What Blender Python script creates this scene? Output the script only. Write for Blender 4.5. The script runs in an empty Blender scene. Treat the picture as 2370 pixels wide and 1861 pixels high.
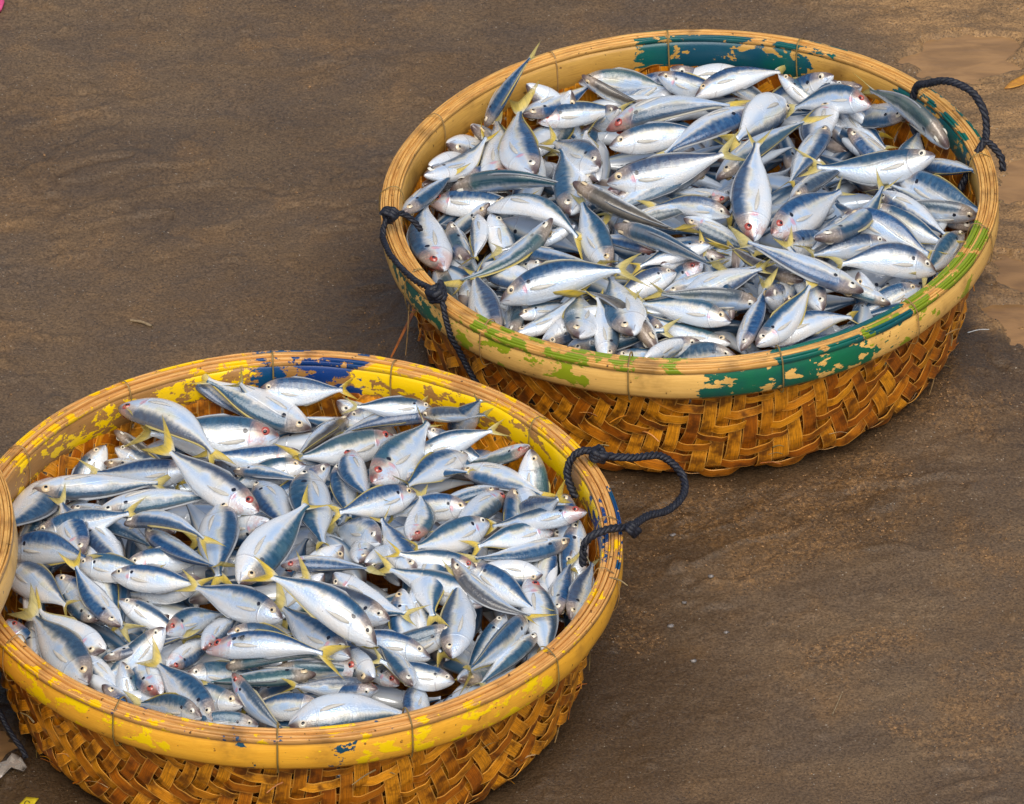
import bpy, math, random
import numpy as np
from mathutils import Vector, Matrix

# ------------------------------------------------------------------ camera, sky, sun, exposure
scene = bpy.context.scene
col = scene.collection
PITCH = math.radians(35.0)
CAM = (0.0, -8.19152, 5.93576)
cam_data = bpy.data.cameras.new('camera')
cam_data.angle = math.radians(8.0)
cam_data.sensor_fit = 'HORIZONTAL'
cam_data.clip_start = 0.1
cam_data.clip_end = 2000.0
cam = bpy.data.objects.new('camera', cam_data)
cam.location = CAM
cam.rotation_euler = (math.pi / 2 - PITCH, 0, 0)
col.objects.link(cam)
scene.camera = cam

SUN_ELEV, SUN_AZ = math.radians(56), math.radians(-84)     # azimuth measured from +x towards +y
world = bpy.data.worlds.new('World')
scene.world = world
world.use_nodes = True
wn = world.node_tree.nodes
sky = wn.new('ShaderNodeTexSky')
sky.sky_type = 'NISHITA'
sky.sun_disc = False
sky.sun_elevation = SUN_ELEV
sky.sun_rotation = math.pi / 2 - SUN_AZ
sky.dust_density = 3.0
sky.air_density = 1.0
wn['Background'].inputs['Strength'].default_value = 0.085
world.node_tree.links.new(sky.outputs[0], wn['Background'].inputs['Color'])

sd = bpy.data.lights.new('sun', 'SUN')
sd.energy = 2.2
sd.angle = math.radians(48)
sd.color = (1.0, 0.945, 0.84)
sun = bpy.data.objects.new('sun', sd)
sv = Vector((math.cos(SUN_ELEV) * math.cos(SUN_AZ), math.cos(SUN_ELEV) * math.sin(SUN_AZ), math.sin(SUN_ELEV)))
sun.rotation_euler = (-sv).to_track_quat('-Z', 'Y').to_euler()
sun.location = (3, 1, 6)
col.objects.link(sun)

vs = scene.view_settings
vs.view_transform = 'Standard'
vs.look = 'None'
vs.exposure = 0.42
vs.gamma = 1.0
vs.use_curve_mapping = False
scene.cycles.max_bounces = 6
scene.cycles.use_denoising = True

rnd = random.Random(7)
nrng = np.random.default_rng(7)

# ------------------------------------------------------------------ helpers
class Nodes:
    """small helper around a material node tree"""
    def __init__(self, name):
        self.m = bpy.data.materials.new(name)
        self.m.use_nodes = True
        self.t = self.m.node_tree
        self.b = self.t.nodes['Principled BSDF']
        self.out = self.t.nodes['Material Output']
    def n(self, kind, **kw):
        nd = self.t.nodes.new(kind)
        for k, v in kw.items():
            setattr(nd, k, v)
        return nd
    def set(self, sock, v):
        if isinstance(v, bpy.types.NodeSocket):
            self.t.links.new(v, sock)
        elif isinstance(v, (tuple, list)) and len(v) == 3 and sock.type == 'RGBA':
            sock.default_value = (*v, 1)
        else:
            sock.default_value = v
    def attr(self, name):
        return self.n('ShaderNodeAttribute', attribute_name=name).outputs['Fac']
    def math(self, op, a, b=None, c=None, clamp=False):
        nd = self.n('ShaderNodeMath', operation=op, use_clamp=clamp)
        self.set(nd.inputs[0], a)
        if b is not None: self.set(nd.inputs[1], b)
        if c is not None: self.set(nd.inputs[2], c)
        return nd.outputs[0]
    def step(self, x, lo, hi, a=0.0, b=1.0):
        nd = self.n('ShaderNodeMapRange', interpolation_type='SMOOTHSTEP')
        self.set(nd.inputs['Value'], x)
        nd.inputs['From Min'].default_value = lo; nd.inputs['From Max'].default_value = hi
        nd.inputs['To Min'].default_value = a; nd.inputs['To Max'].default_value = b
        return nd.outputs[0]
    def mix(self, f, a, b, blend='MIX'):
        nd = self.n('ShaderNodeMix', data_type='RGBA', blend_type=blend)
        self.set(nd.inputs[0], f); self.set(nd.inputs[6], a); self.set(nd.inputs[7], b)
        return nd.outputs[2]
    def coord(self, which='Object', scale=None):
        c = self.n('ShaderNodeTexCoord').outputs[which]
        if scale is not None:
            mp = self.n('ShaderNodeMapping')
            mp.inputs['Scale'].default_value = scale
            self.t.links.new(c, mp.inputs['Vector'])
            c = mp.outputs[0]
        return c
    def mapped(self, vec, scale, rot=(0, 0, 0)):
        mp = self.n('ShaderNodeMapping')
        mp.inputs['Scale'].default_value = scale
        mp.inputs['Rotation'].default_value = rot
        self.t.links.new(vec, mp.inputs['Vector'])
        return mp.outputs[0]
    def noise(self, vec, scale, detail=3.0, rough=0.55, dist=0.0, w=None):
        nd = self.n('ShaderNodeTexNoise')
        if w is not None:
            nd.noise_dimensions = '4D'
            self.set(nd.inputs['W'], w)
        self.t.links.new(vec, nd.inputs['Vector'])
        nd.inputs['Scale'].default_value = scale
        nd.inputs['Detail'].default_value = detail
        nd.inputs['Roughness'].default_value = rough
        nd.inputs['Distortion'].default_value = dist
        return nd.outputs['Fac']
    def bump(self, h, strength, dist, normal=None):
        nd = self.n('ShaderNodeBump')
        nd.inputs['Strength'].default_value = strength
        nd.inputs['Distance'].default_value = dist
        self.t.links.new(h, nd.inputs['Height'])
        if normal is not None: self.t.links.new(normal, nd.inputs['Normal'])
        return nd.outputs[0]
    def rand(self):
        return self.n('ShaderNodeObjectInfo').outputs['Random']
    def fin(self, color, rough=0.5, normal=None, **kw):
        self.set(self.b.inputs['Base Color'], color)
        self.set(self.b.inputs['Roughness'], rough)
        if normal is not None: self.t.links.new(normal, self.b.inputs['Normal'])
        for k, v in kw.items():
            self.set(self.b.inputs[k.replace('_', ' ')], v)
        return self.m

def mesh_from(name, verts, faces, mat=None, smooth=True, attrs=None, uvs=None):
    me = bpy.data.meshes.new(name)
    me.from_pydata([tuple(v) for v in verts], [], [tuple(f) for f in faces])
    if smooth: me.shade_smooth()
    if mat is not None: me.materials.append(mat)
    for k, arr in (attrs or {}).items():
        a = me.attributes.new(k, 'FLOAT', 'POINT')
        a.data.foreach_set('value', np.asarray(arr, dtype=np.float32))
    me.update()
    return me

def link(name, data, parent=None, **props):
    o = bpy.data.objects.new(name, data)
    col.objects.link(o)
    if parent is not None: o.parent = parent
    for k, v in props.items(): o[k] = v
    return o

def tag(o, label, cat, group=None):
    o['label'] = label; o['category'] = cat
    if group: o['group'] = group
    return o

def grid_faces(nu, nv, wrap_u=False, wrap_v=False, off=0):
    f = []
    for i in range(nu if wrap_u else nu - 1):
        for j in range(nv if wrap_v else nv - 1):
            a = i * nv + j; b = ((i + 1) % nu) * nv + j
            c = ((i + 1) % nu) * nv + (j + 1) % nv; d = i * nv + (j + 1) % nv
            f.append((a + off, b + off, c + off, d + off))
    return f

def frames(P):
    """tangent and two normals along a polyline"""
    P = np.asarray(P, float)
    T = np.gradient(P, axis=0); T /= np.linalg.norm(T, axis=1)[:, None] + 1e-12
    up = np.array([0.13, 0.21, 0.97])
    N = np.cross(T, up); N /= np.linalg.norm(N, axis=1)[:, None] + 1e-12
    B = np.cross(N, T)
    return T, N, B

def tube(P, r, seg=6, closed=False):
    P = np.asarray(P, float); n = len(P)
    if closed:
        T = np.roll(P, -1, 0) - np.roll(P, 1, 0)
        T /= np.linalg.norm(T, axis=1)[:, None]
        up = np.array([0.13, 0.21, 0.97]); N = np.cross(T, up); N /= np.linalg.norm(N, axis=1)[:, None]; B = np.cross(N, T)
    else:
        T, N, B = frames(P)
    r = np.broadcast_to(np.asarray(r, float), (n,))
    a = np.arange(seg) * 2 * math.pi / seg
    V = (P[:, None] + r[:, None, None] * (np.cos(a)[None, :, None] * N[:, None] + np.sin(a)[None, :, None] * B[:, None])).reshape(-1, 3)
    F = grid_faces(n, seg, wrap_u=closed, wrap_v=True)
    if not closed:
        F.append(tuple(range(seg))[::-1]); F.append(tuple(range((n - 1) * seg, n * seg)))
    return V, F

def resample(P, n):
    """smooth curve through points (Catmull-Rom), n samples of even length"""
    P = np.asarray(P, float)
    Q = np.vstack([2 * P[0] - P[1], P, 2 * P[-1] - P[-2]])
    out = []
    for i in range(len(P) - 1):
        p0, p1, p2, p3 = Q[i:i + 4]
        for t in np.linspace(0, 1, 24, endpoint=False):
            out.append(0.5 * ((2 * p1) + (-p0 + p2) * t + (2 * p0 - 5 * p1 + 4 * p2 - p3) * t * t + (-p0 + 3 * p1 - 3 * p2 + p3) * t ** 3))
    out.append(P[-1]); out = np.array(out)
    d = np.r_[0, np.cumsum(np.linalg.norm(np.diff(out, axis=0), axis=1))]
    s = np.linspace(0, d[-1], n)
    return np.stack([np.interp(s, d, out[:, k]) for k in range(3)], 1)

def vnoise(x, y, seed):
    """lattice value noise, vectorised"""
    r = np.random.default_rng(seed).random((256, 256))
    xi = np.floor(x).astype(int); yi = np.floor(y).astype(int)
    fx = x - xi; fy = y - yi
    fx = fx * fx * (3 - 2 * fx); fy = fy * fy * (3 - 2 * fy)
    g = lambda i, j: r[i % 256, j % 256]
    return (g(xi, yi) * (1 - fx) + g(xi + 1, yi) * fx) * (1 - fy) + (g(xi, yi + 1) * (1 - fx) + g(xi + 1, yi + 1) * fx) * fy

def fbm(x, y, seed, oct=4, gain=0.5):
    t = 0; a = 1; s = 0
    for k in range(oct):
        t = t + a * vnoise(x * 2 ** k, y * 2 ** k, seed + k); s += a; a *= gain
    return t / s

def sstep(lo, hi, x):
    t = np.clip((x - lo) / (hi - lo), 0, 1)
    return t * t * (3 - 2 * t)

# ------------------------------------------------------------------ ground: wet brown sand
FARC, NEARC = (0.2588, 0.479), (-0.292, -0.349)
PUDDLES = [  # centre, radii, rotation
    (0.680, 1.20, 0.085, 0.060, 0.0), (0.765, 0.875, 0.045, 0.060, 0.2), (0.735, 0.62, 0.055, 0.045, -0.1), (0.725, 0.525, 0.045, 0.030, 0.1),
    (0.80, 0.47, 0.08, 0.035, 0.0), (-0.715, -0.50, 0.05, 0.06, 0.0)]

def ochre_mask(x, y):
    """lighter, ochre wet sand in the far right corner of the beach"""
    w = 0.05 * (fbm(x * 7, y * 7, 61, 3) - 0.5)
    d1 = (x - 0.60) * 0.75 + (y - 1.20) * 0.45 + w
    d2 = x - 0.665 + w * 1.2 + 0.02 * np.sin(y * 40)
    return np.maximum(sstep(-0.05, 0.05, d1), sstep(-0.02, 0.03, d2) * sstep(0.44, 0.49, y + w))

def grit_mask(x, y):
    """patches of coarse loose grit, mostly right of the near basket"""
    n = fbm(x * 6 + 11, y * 9 + 31, 51, 4, 0.6) + 0.25 * (fbm(x * 45, y * 45, 53, 2) - 0.5)
    c = np.zeros_like(x)
    for cx, cy, r in ((0.36, -0.03, 0.17), (0.50, 0.12, 0.10), (0.165, -0.23, 0.06), (0.30, -0.13, 0.10), (0.63, -0.45, 0.14), (0.46, -0.30, 0.10), (0.55, 0.28, 0.10)):
        c = np.maximum(c, np.exp(-((x - cx) ** 2 + (y - cy) ** 2) / (2 * (r * 0.7) ** 2)))
    return sstep(0.50, 0.72, n * 0.75 + 0.32 * c)

def ground_z(x, y):
    c, s = math.cos(0.35), math.sin(0.35)
    u, v = x * c + y * s, -x * s + y * c
    h = 0.010 * (fbm(x * 3.2 + 5, y * 3.2, 11, 3) - 0.5)
    st = fbm(u * 9 + 3, v * 26 + 7, 21, 4)
    h += 0.0034 * (st - 0.5)
    # broken crusts: little ledges
    led = fbm(u * 7 + 40, v * 17 + 9, 31, 3)
    patch = sstep(0.50, 0.66, fbm(x * 5 + 20, y * 5 + 3, 36, 2))
    h += 0.0045 * patch * sstep(0.52, 0.56, led) - 0.0030 * patch * sstep(0.60, 0.68, led)
    h += 0.0034 * (fbm(x * 62, y * 62, 41, 3, 0.6) - 0.5)
    # coarse gritty patches
    grit = grit_mask(x, y)
    h += 0.0035 * grit * (vnoise(x * 210, y * 210, 52) - 0.4)
    # small lumps of clotted sand
    lump = sstep(0.72, 0.86, fbm(x * 22 + 7, y * 30 + 2, 57, 3))
    h += 0.005 * lump * (0.6 + 0.8 * vnoise(x * 160, y * 160, 59))
    # rippled ochre area
    oc = ochre_mask(x, y)
    h += oc * 0.006 * (fbm(x * 9, y * 34, 71, 3) - 0.5)
    for (cx, cy, k) in ((*FARC, 0.003), (*NEARC, 0.0)):
        d = np.hypot(x - cx, y - cy)
        f = sstep(0.46, 0.34, d)
        h = h * (1 - f) + (k - 0.002) * f
        h += 0.006 * np.exp(-((d - 0.40) / 0.035) ** 2) * (0.4 + fbm(x * 14, y * 14, 77, 2))
    # the far basket leans on a bank at its right
    h += 0.014 * sstep(0.40, 0.62, x) * sstep(0.62, 0.30, np.hypot(x - FARC[0], y - FARC[1]))
    for (cx, cy, rx, ry, a) in PUDDLES:
        ca, sa = math.cos(a), math.sin(a)
        e = np.sqrt((((x - cx) * ca + (y - cy) * sa) / rx) ** 2 + ((-(x - cx) * sa + (y - cy) * ca) / ry) ** 2)
        e = e + 1.7 * (fbm(x * 13 + cx, y * 19, 81, 4, 0.6) - 0.5)
        f = sstep(1.30, 0.85, e)
        h = h * (1 - f) + (-0.006 + 0.0012 * (fbm(x * 30, y * 30, 83, 2) - 0.5)) * f
        h += 0.003 * np.exp(-((e - 1.25) / 0.22) ** 2)
    fade = sstep(6, 2.0, np.maximum(np.abs(x), np.abs(y)))
    return h * fade - 0.012

def sand_material():
    k = Nodes('wet_sand')
    co = k.coord()
    big = k.noise(co, 2.6, 4, 0.6)
    med = k.noise(k.mapped(co, (6, 10, 6), (0, 0, 0.35)), 1.0, 6, 0.7, 0.4)
    fine = k.noise(co, 260, 3, 0.7)
    grain = k.n('ShaderNodeTexVoronoi'); k.t.links.new(co, grain.inputs['Vector']); grain.inputs['Scale'].default_value = 620
    c = k.mix(k.step(big, 0.34, 0.66), (0.134, 0.082, 0.040), (0.162, 0.108, 0.060))
    c = k.mix(k.step(med, 0.35, 0.70), c, (0.112, 0.077, 0.048))
    c = k.mix(k.math('MULTIPLY', k.step(k.noise(co, 9, 4, 0.6), 0.52, 0.72), 0.6), c, (0.205, 0.120, 0.052))
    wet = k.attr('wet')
    c = k.mix(k.math('MULTIPLY', wet, 0.78), c, (0.058, 0.036, 0.018))  # dark tint stands for wet sand and for shadow painted near the baskets
    c = k.mix(k.attr('ochre'), c, k.mix(k.step(k.noise(k.mapped(co, (10, 34, 10)), 1.0, 4, 0.6), 0.35, 0.68), (0.20, 0.125, 0.060), (0.36, 0.215, 0.092)))
    c = k.mix(k.math('MULTIPLY', k.math('MULTIPLY', k.attr('grit'), k.step(k.noise(co, 30, 4, 0.7), 0.30, 0.62)), 0.55), c, k.mix(k.step(k.noise(co, 150, 3, 0.7), 0.36, 0.70), (0.070, 0.042, 0.022), (0.36, 0.20, 0.075)))
    c = k.mix(0.85, c, k.mix(k.step(fine, 0.28, 0.74), (0.24, 0.22, 0.20), (0.74, 0.72, 0.70)), 'OVERLAY')
    tone = k.n('ShaderNodeSeparateColor'); k.t.links.new(grain.outputs['Color'], tone.inputs[0])
    c = k.mix(k.step(tone.outputs[0], 0.997, 0.999), c, (0.32, 0.27, 0.21))
    c = k.mix(k.step(tone.outputs[1], 0.975, 0.985), c, (0.045, 0.032, 0.024))
    rough = k.math('ADD', k.step(med, 0.3, 0.75, 0.72, 0.42), k.math('MULTIPLY', wet, -0.26))
    h1 = k.bump(fine, 0.75, 0.0020)
    h2 = k.bump(k.noise(co, 90, 5, 0.75), 0.75, 0.0035, h1)
    return k.fin(c, rough, h2, Specular_IOR_Level=0.42)

def build_ground():
    def axis(lo, hi, step):
        core = np.arange(lo, hi, step)
        o1 = lo - np.cumsum(np.geomspace(step * 2, 60, 16))[::-1]
        o2 = hi + np.cumsum(np.geomspace(step * 2, 60, 16))
        return np.r_[o1, core, o2]
    xs = axis(-0.88, 0.90, 0.0042); ys = axis(-0.82, 1.48, 0.0050)
    X, Y = np.meshgrid(xs, ys, indexing='ij')
    x, y = X.ravel(), Y.ravel()
    z = ground_z(x, y)
    nx, ny = len(xs), len(ys)
    idx = np.arange(nx * ny).reshape(nx, ny)
    q = np.stack([idx[:-1, :-1], idx[1:, :-1], idx[1:, 1:], idx[:-1, 1:]], -1).reshape(-1, 4)
    me = bpy.data.meshes.new('sand')
    me.vertices.add(len(x)); me.vertices.foreach_set('co', np.stack([x, y, z], 1).astype(np.float32).ravel())
    me.loops.add(q.size); me.loops.foreach_set('vertex_index', q.ravel().astype(np.int32))
    me.polygons.add(len(q)); me.polygons.foreach_set('loop_start', (np.arange(len(q)) * 4).astype(np.int32))
    me.polygons.foreach_set('loop_total', np.full(len(q), 4, np.int32))
    me.update(calc_edges=True); me.shade_smooth()
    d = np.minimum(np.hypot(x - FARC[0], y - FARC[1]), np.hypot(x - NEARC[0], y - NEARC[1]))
    wet = sstep(0.66, 0.38, d + 0.34 * (fbm(x * 5, y * 5, 91, 4) - 0.5))  # wet sand plus a soft shadow painted round each basket
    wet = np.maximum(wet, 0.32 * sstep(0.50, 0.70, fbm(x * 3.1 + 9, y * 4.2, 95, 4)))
    grit = grit_mask(x, y)
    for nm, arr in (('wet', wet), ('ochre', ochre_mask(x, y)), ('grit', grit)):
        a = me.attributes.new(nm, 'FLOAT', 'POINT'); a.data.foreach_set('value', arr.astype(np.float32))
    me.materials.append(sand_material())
    o = link('sand_ground', me); o['kind'] = 'structure'; o['label'] = 'wet brown beach sand with ripples and gritty patches'
build_ground()

def build_puddles():
    k = Nodes('muddy_water')
    n = k.noise(k.coord(), 7, 2, 0.5)
    n = k.noise(k.mapped(k.coord(), (12, 34, 12)), 1.0, 4, 0.6, 0.5)
    m = k.fin(k.mix(k.step(n, 0.3, 0.7), (0.36, 0.205, 0.088), (0.23, 0.132, 0.060)), 0.16, k.bump(k.noise(k.mapped(k.coord(), (20, 60, 20)), 1.0, 3, 0.6), 0.25, 0.004), Specular_IOR_Level=0.35)
    for pi, (cx, cy, rx, ry, a) in enumerate(PUDDLES):
        ca, sa = math.cos(a), math.sin(a); n = 40; wz = -0.0150 + 0.0003 * pi
        V = [(cx, cy, wz)]
        for i in range(n):
            t = i * 2 * math.pi / n; px, py = rx * 1.75 * math.cos(t), ry * 1.75 * math.sin(t)
            V.append((cx + px * ca - py * sa, cy + px * sa + py * ca, wz))
        F = [(0, 1 + i, 1 + (i + 1) % n) for i in range(n)]
        o = link('puddle', mesh_from('puddle', V, F, m)); o['kind'] = 'structure'; o['label'] = 'shallow muddy puddle lying in the ochre sand'
build_puddles()

def scatter_grit():
    """loose coarse grains on the gritty patches: nobody could count them"""
    k = Nodes('loose_grains')
    c = k.mix(k.step(k.noise(k.coord(), 160, 2), 0.35, 0.65), (0.07, 0.042, 0.022), (0.36, 0.20, 0.085))
    m = k.fin(c, 0.6)
    V, F = [], []
    n = 0
    base = np.array([(1, 0, 0), (-1, 0, 0), (0, 1, 0), (0, -1, 0), (0, 0, 1), (0, 0, -1)], float)
    bf = [(0, 2, 4), (2, 1, 4), (1, 3, 4), (3, 0, 4), (2, 0, 5), (1, 2, 5), (3, 1, 5), (0, 3, 5)]
    xs = nrng.uniform(-0.8, 0.8, 60000); ys = nrng.uniform(-0.75, 1.4, 60000)
    g = grit_mask(xs, ys)
    g = np.maximum(g, 0.02)
    dd = np.minimum(np.hypot(xs - FARC[0], ys - FARC[1]), np.hypot(xs - NEARC[0], ys - NEARC[1]))
    keep = (nrng.random(60000) < g * 0.8) & (dd > 0.37)
    xs, ys = xs[keep], ys[keep]; zs = ground_z(xs, ys)
    for x, y, z in zip(xs, ys, zs):
        r = nrng.uniform(0.0007, 0.0016) * (1.9 if nrng.random() < 0.05 else 1)
        b = base * nrng.uniform(0.6, 1.2, (6, 1)) * r + (x, y, z + r * 0.4)
        V.extend(b); F.extend([(a + n, b2 + n, c2 + n) for a, b2, c2 in bf]); n += 6
    o = link('sand_grains', mesh_from('sand_grains', V, F, m, smooth=False)); o['kind'] = 'stuff'; o['label'] = 'loose coarse grains scattered over the wet sand'
scatter_grit()

# ------------------------------------------------------------------ baskets
def strip_material(name, light, dark, stain):
    k = Nodes(name)
    al, ac = k.attr('along'), k.attr('across')
    vec = k.n('ShaderNodeCombineXYZ')
    k.set(vec.inputs[0], k.math('MULTIPLY', al, 9.0)); k.set(vec.inputs[1], k.math('MULTIPLY', ac, 3.2)); k.set(vec.inputs[2], k.math('MULTIPLY', k.rand(), 37.0))
    fib = k.noise(vec.outputs[0], 4.0, 4, 0.65)
    blot = k.noise(k.coord(), 38, 3, 0.6)
    c = k.mix(k.step(k.rand(), 0.15, 0.85), light, dark)
    c = k.mix(k.step(fib, 0.34, 0.66), c, k.mix(0.62, c, stain))
    c = k.mix(k.math('MULTIPLY', k.step(blot, 0.44, 0.68), 0.85), c, stain)
    c = k.mix(k.math('MULTIPLY', k.step(k.math('ABSOLUTE', ac), 0.80, 1.0), 0.45), c, (0.95, 0.50, 0.10))
    h = k.bump(fib, 0.35, 0.0007)
    return k.fin(c, k.step(fib, 0.3, 0.8, 0.28, 0.50), h, Specular_IOR_Level=0.45)

def rim_material(name, base, base2, stain, paint_a, paint_b):
    k = Nodes(name)
    ang, hg = k.attr('ang'), k.attr('hgt')
    vec = k.n('ShaderNodeCombineXYZ')
    k.set(vec.inputs[0], k.math('MULTIPLY', ang, 30.0)); k.set(vec.inputs[1], k.math('MULTIPLY', hg, 9.0)); k.set(vec.inputs[2], k.attr('seed'))
    fib = k.noise(vec.outputs[0], 2.5, 5, 0.6)
    co = k.coord()
    blot = k.noise(co, 15, 4, 0.6)
    c = k.mix(k.step(fib, 0.35, 0.7), base, base2)
    c = k.mix(k.math('MULTIPLY', k.step(blot, 0.50, 0.78), 0.7), c, stain)
    c = k.mix(k.step(k.noise(co, 130, 2, 0.5), 0.68, 0.74), c, stain)
    flake = k.math('ADD', k.math('MULTIPLY', k.noise(k.mapped(co, (26, 26, 40)), 1.0, 6, 0.62, 0.4), 0.8), k.math('MULTIPLY', k.noise(k.mapped(co, (70, 70, 110), (0.3, 0.2, 0)), 1.0, 5, 0.6), 0.35))
    n = k.math('MULTIPLY', k.math('SUBTRACT', flake, 0.575), 2.3)
    fa = k.step(k.math('ADD', k.attr('pa'), n), 0.485, 0.515)
    fb = k.step(k.math('ADD', k.attr('pb'), k.math('MULTIPLY', n, -1.0)), 0.48, 0.52)
    wob = k.noise(co, 11, 3, 0.6)
    c = k.mix(fb, c, k.mix(wob, paint_b, tuple(v * 0.88 for v in paint_b)))
    c = k.mix(fa, c, k.mix(k.step(wob, 0.3, 0.7), paint_a, (paint_a[0] * 0.8 + 0.004, paint_a[1] * 0.62, paint_a[2] * 1.25)))
    h = k.bump(fib, 0.25, 0.001)
    h = k.bump(k.math('MAXIMUM', fa, fb), 0.5, 0.0006, h)
    return k.fin(c, k.mix(k.math('MAXIMUM', fa, fb), (0.42, 0.42, 0.42), (0.33, 0.33, 0.33)), h, Specular_IOR_Level=0.5)

RFLAT, FIL, PHI = 0.3350, 0.05, math.radians(79.5)
WALL = 0.176
RHO_END = RFLAT + FIL * PHI + WALL / math.sin(PHI)
def bowl(u, v, off=0.0):
    """square woven mat bent up into the bowl of the basket; off = distance outwards"""
    rho = np.hypot(u, v) + 1e-9; th = np.arctan2(v, u)
    a = np.clip((rho - RFLAT) / FIL, 0, PHI)
    ex = np.maximum(rho - RFLAT - FIL * PHI, 0)
    r = np.minimum(rho, RFLAT) + FIL * np.sin(a) + ex * math.cos(PHI)
    z = -0.007 + FIL * (1 - np.cos(a)) + ex * math.sin(PHI)
    r = r + off * np.sin(a); z = z - off * np.cos(a)
    return np.stack([r * np.cos(th), r * np.sin(th), z], -1)

def weave_strips():
    """every bamboo strip of the 2/2 twill body as its own mesh"""
    SP = 0.0245
    n = int(RHO_END / SP)
    out = []
    rg = np.random.default_rng(12)
    for axis in (0, 1):
        for i in range(-n, n + 1):
            u0 = i * SP + rg.normal(0, 0.0012)
            vm = math.sqrt(max(RHO_END ** 2 - u0 ** 2, 0)) - 0.001
            if vm < 0.05: continue
            v = np.arange(-vm, vm, 0.0056)
            if len(v) < 8: continue
            j = np.arange(-n - 3, n + 4)
            sgn = np.where(((i + j + 400) % 4) < 2, 1.0, -1.0) * (1 if axis == 0 else -1)
            # phase so that the two families complement each other
            if axis == 1: sgn = -np.where(((j + i + 400) % 4) < 2, 1.0, -1.0)
            lift = np.interp(v, j * SP, sgn)
            lift = np.sign(lift) * np.abs(lift) ** 0.75
            rho = np.hypot(u0, v)
            wallf = sstep(RFLAT - 0.02, RFLAT + 0.05, rho)
            tang = np.abs(u0) / (rho + 1e-6)
            bow = rg.uniform(0.5, 1.5)
            amp = 0.0016 + wallf * (0.0008 + 0.0036 * tang ** 2 * bow)
            amp = amp * (1 - 0.85 * sstep(RHO_END - 0.085, RHO_END - 0.045, rho))
            off = lift * amp + 0.0006 * rg.normal(0, 1) + wallf * tang * 0.0012
            w = 0.0118 * (1 - 0.46 * wallf * tang ** 3) * rg.uniform(0.86, 1.04)
            twist = wallf * tang ** 2 * rg.uniform(-0.4, 1.0) * 0.0036       # tangential strips tip outwards at the lower edge
            uu = u0 + 0.0010 * np.sin(v * rg.uniform(12, 30) + rg.uniform(0, 6)) + wallf * tang * 0.0048 * np.sin(v * 2 * math.pi / (4 * SP) + i * 1.57 + rg.normal(0, 0.5))
            rows = []
            t = 0.0005
            sg = 1 if u0 >= 0 else -1
            for e, o2 in ((-1, -t), (-0.35, -t * 1.0), (0.35, -t), (1, -t), (1, t), (0.35, t * 1.25), (-0.35, t * 1.25), (-1, t)):
                a, b = uu + e * w, v
                o = off + o2 - twist * e * sg
                rows.append(bowl(a, b, o) if axis == 0 else bowl(b, a, o))
            V = np.stack(rows, 1); m = len(v)
            F = grid_faces(m, 8, wrap_v=True) + [tuple(range(8)), tuple(range((m - 1) * 8, m * 8))[::-1]]
            acr = np.tile([-1, -0.35, 0.35, 1, 1, 0.35, -0.35, -1], m).astype(float)
            out.append((V.reshape(-1, 3), F, np.repeat(v, 8), acr))
    return out
STRIPS = weave_strips()

RIMR = 0.437
_t = np.radians(np.arange(0, 361, 1.5))
def wob(th, seed, amp, f=3):
    c, s = np.cos(th) * f + 20 + seed, np.sin(th) * f + 20
    return amp * 2 * (fbm(c, s, seed, 3) - 0.5)

def window(th, wins):
    """paint strength along the hoop; wins = (from deg, to deg, strength, soft deg)"""
    d = np.degrees(th) % 360; m = np.zeros_like(d)
    for a, b, s, soft in wins:
        mid = (a + b) / 2; half = (b - a) / 2
        dist = np.abs((d - mid + 180) % 360 - 180)
        m = np.maximum(m, s * sstep(half + soft, half - soft * 0.3, dist))
    return m

def hoop(name, prof, mat, parent, seed,  wr=0.0016, wz=0.0012, wins_a=(), wins_b=(), hmod=None):
    """closed band swept round the rim; prof = closed (r, z) outline"""
    th = _t; n = len(th); p = np.asarray(prof); k = len(p)
    dr = wob(th, 5, 0.004, 1.2) + wob(th, seed, wr, 5); dz = wob(th, 9, 0.002, 1.2) + wob(th, seed + 3, wz, 5)
    R = p[None, :, 0] + dr[:, None]; Z = p[None, :, 1] + dz[:, None]
    V = np.stack([R * np.cos(th)[:, None], R * np.sin(th)[:, None], Z], -1).reshape(-1, 3)
    V[(n - 1) * k:] = V[:k]
    F = grid_faces(n, k, wrap_v=True)
    hg = np.tile((p[:, 1] - p[:, 1].min()) / (np.ptp(p[:, 1]) + 1e-9) * 0.06 / 0.01 * (np.ptp(p[:, 1])) * 10, (n, 1)).ravel()
    hn = np.tile((p[:, 1] - p[:, 1].min()) / (np.ptp(p[:, 1]) + 1e-9), (n, 1)).ravel()
    pa = np.repeat(window(th, wins_a), k); pb = np.repeat(window(th, wins_b), k)
    if hmod is not None: pa = pa + (pa > 0.05) * hmod(hn) ; 
    me = mesh_from(name, V, F, mat, attrs=dict(ang=np.repeat(th / (2 * math.pi), k), hgt=hg, seed=np.full(n * k, float(seed)), pa=pa, pb=pb))
    return link(name, me, parent)

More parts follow.
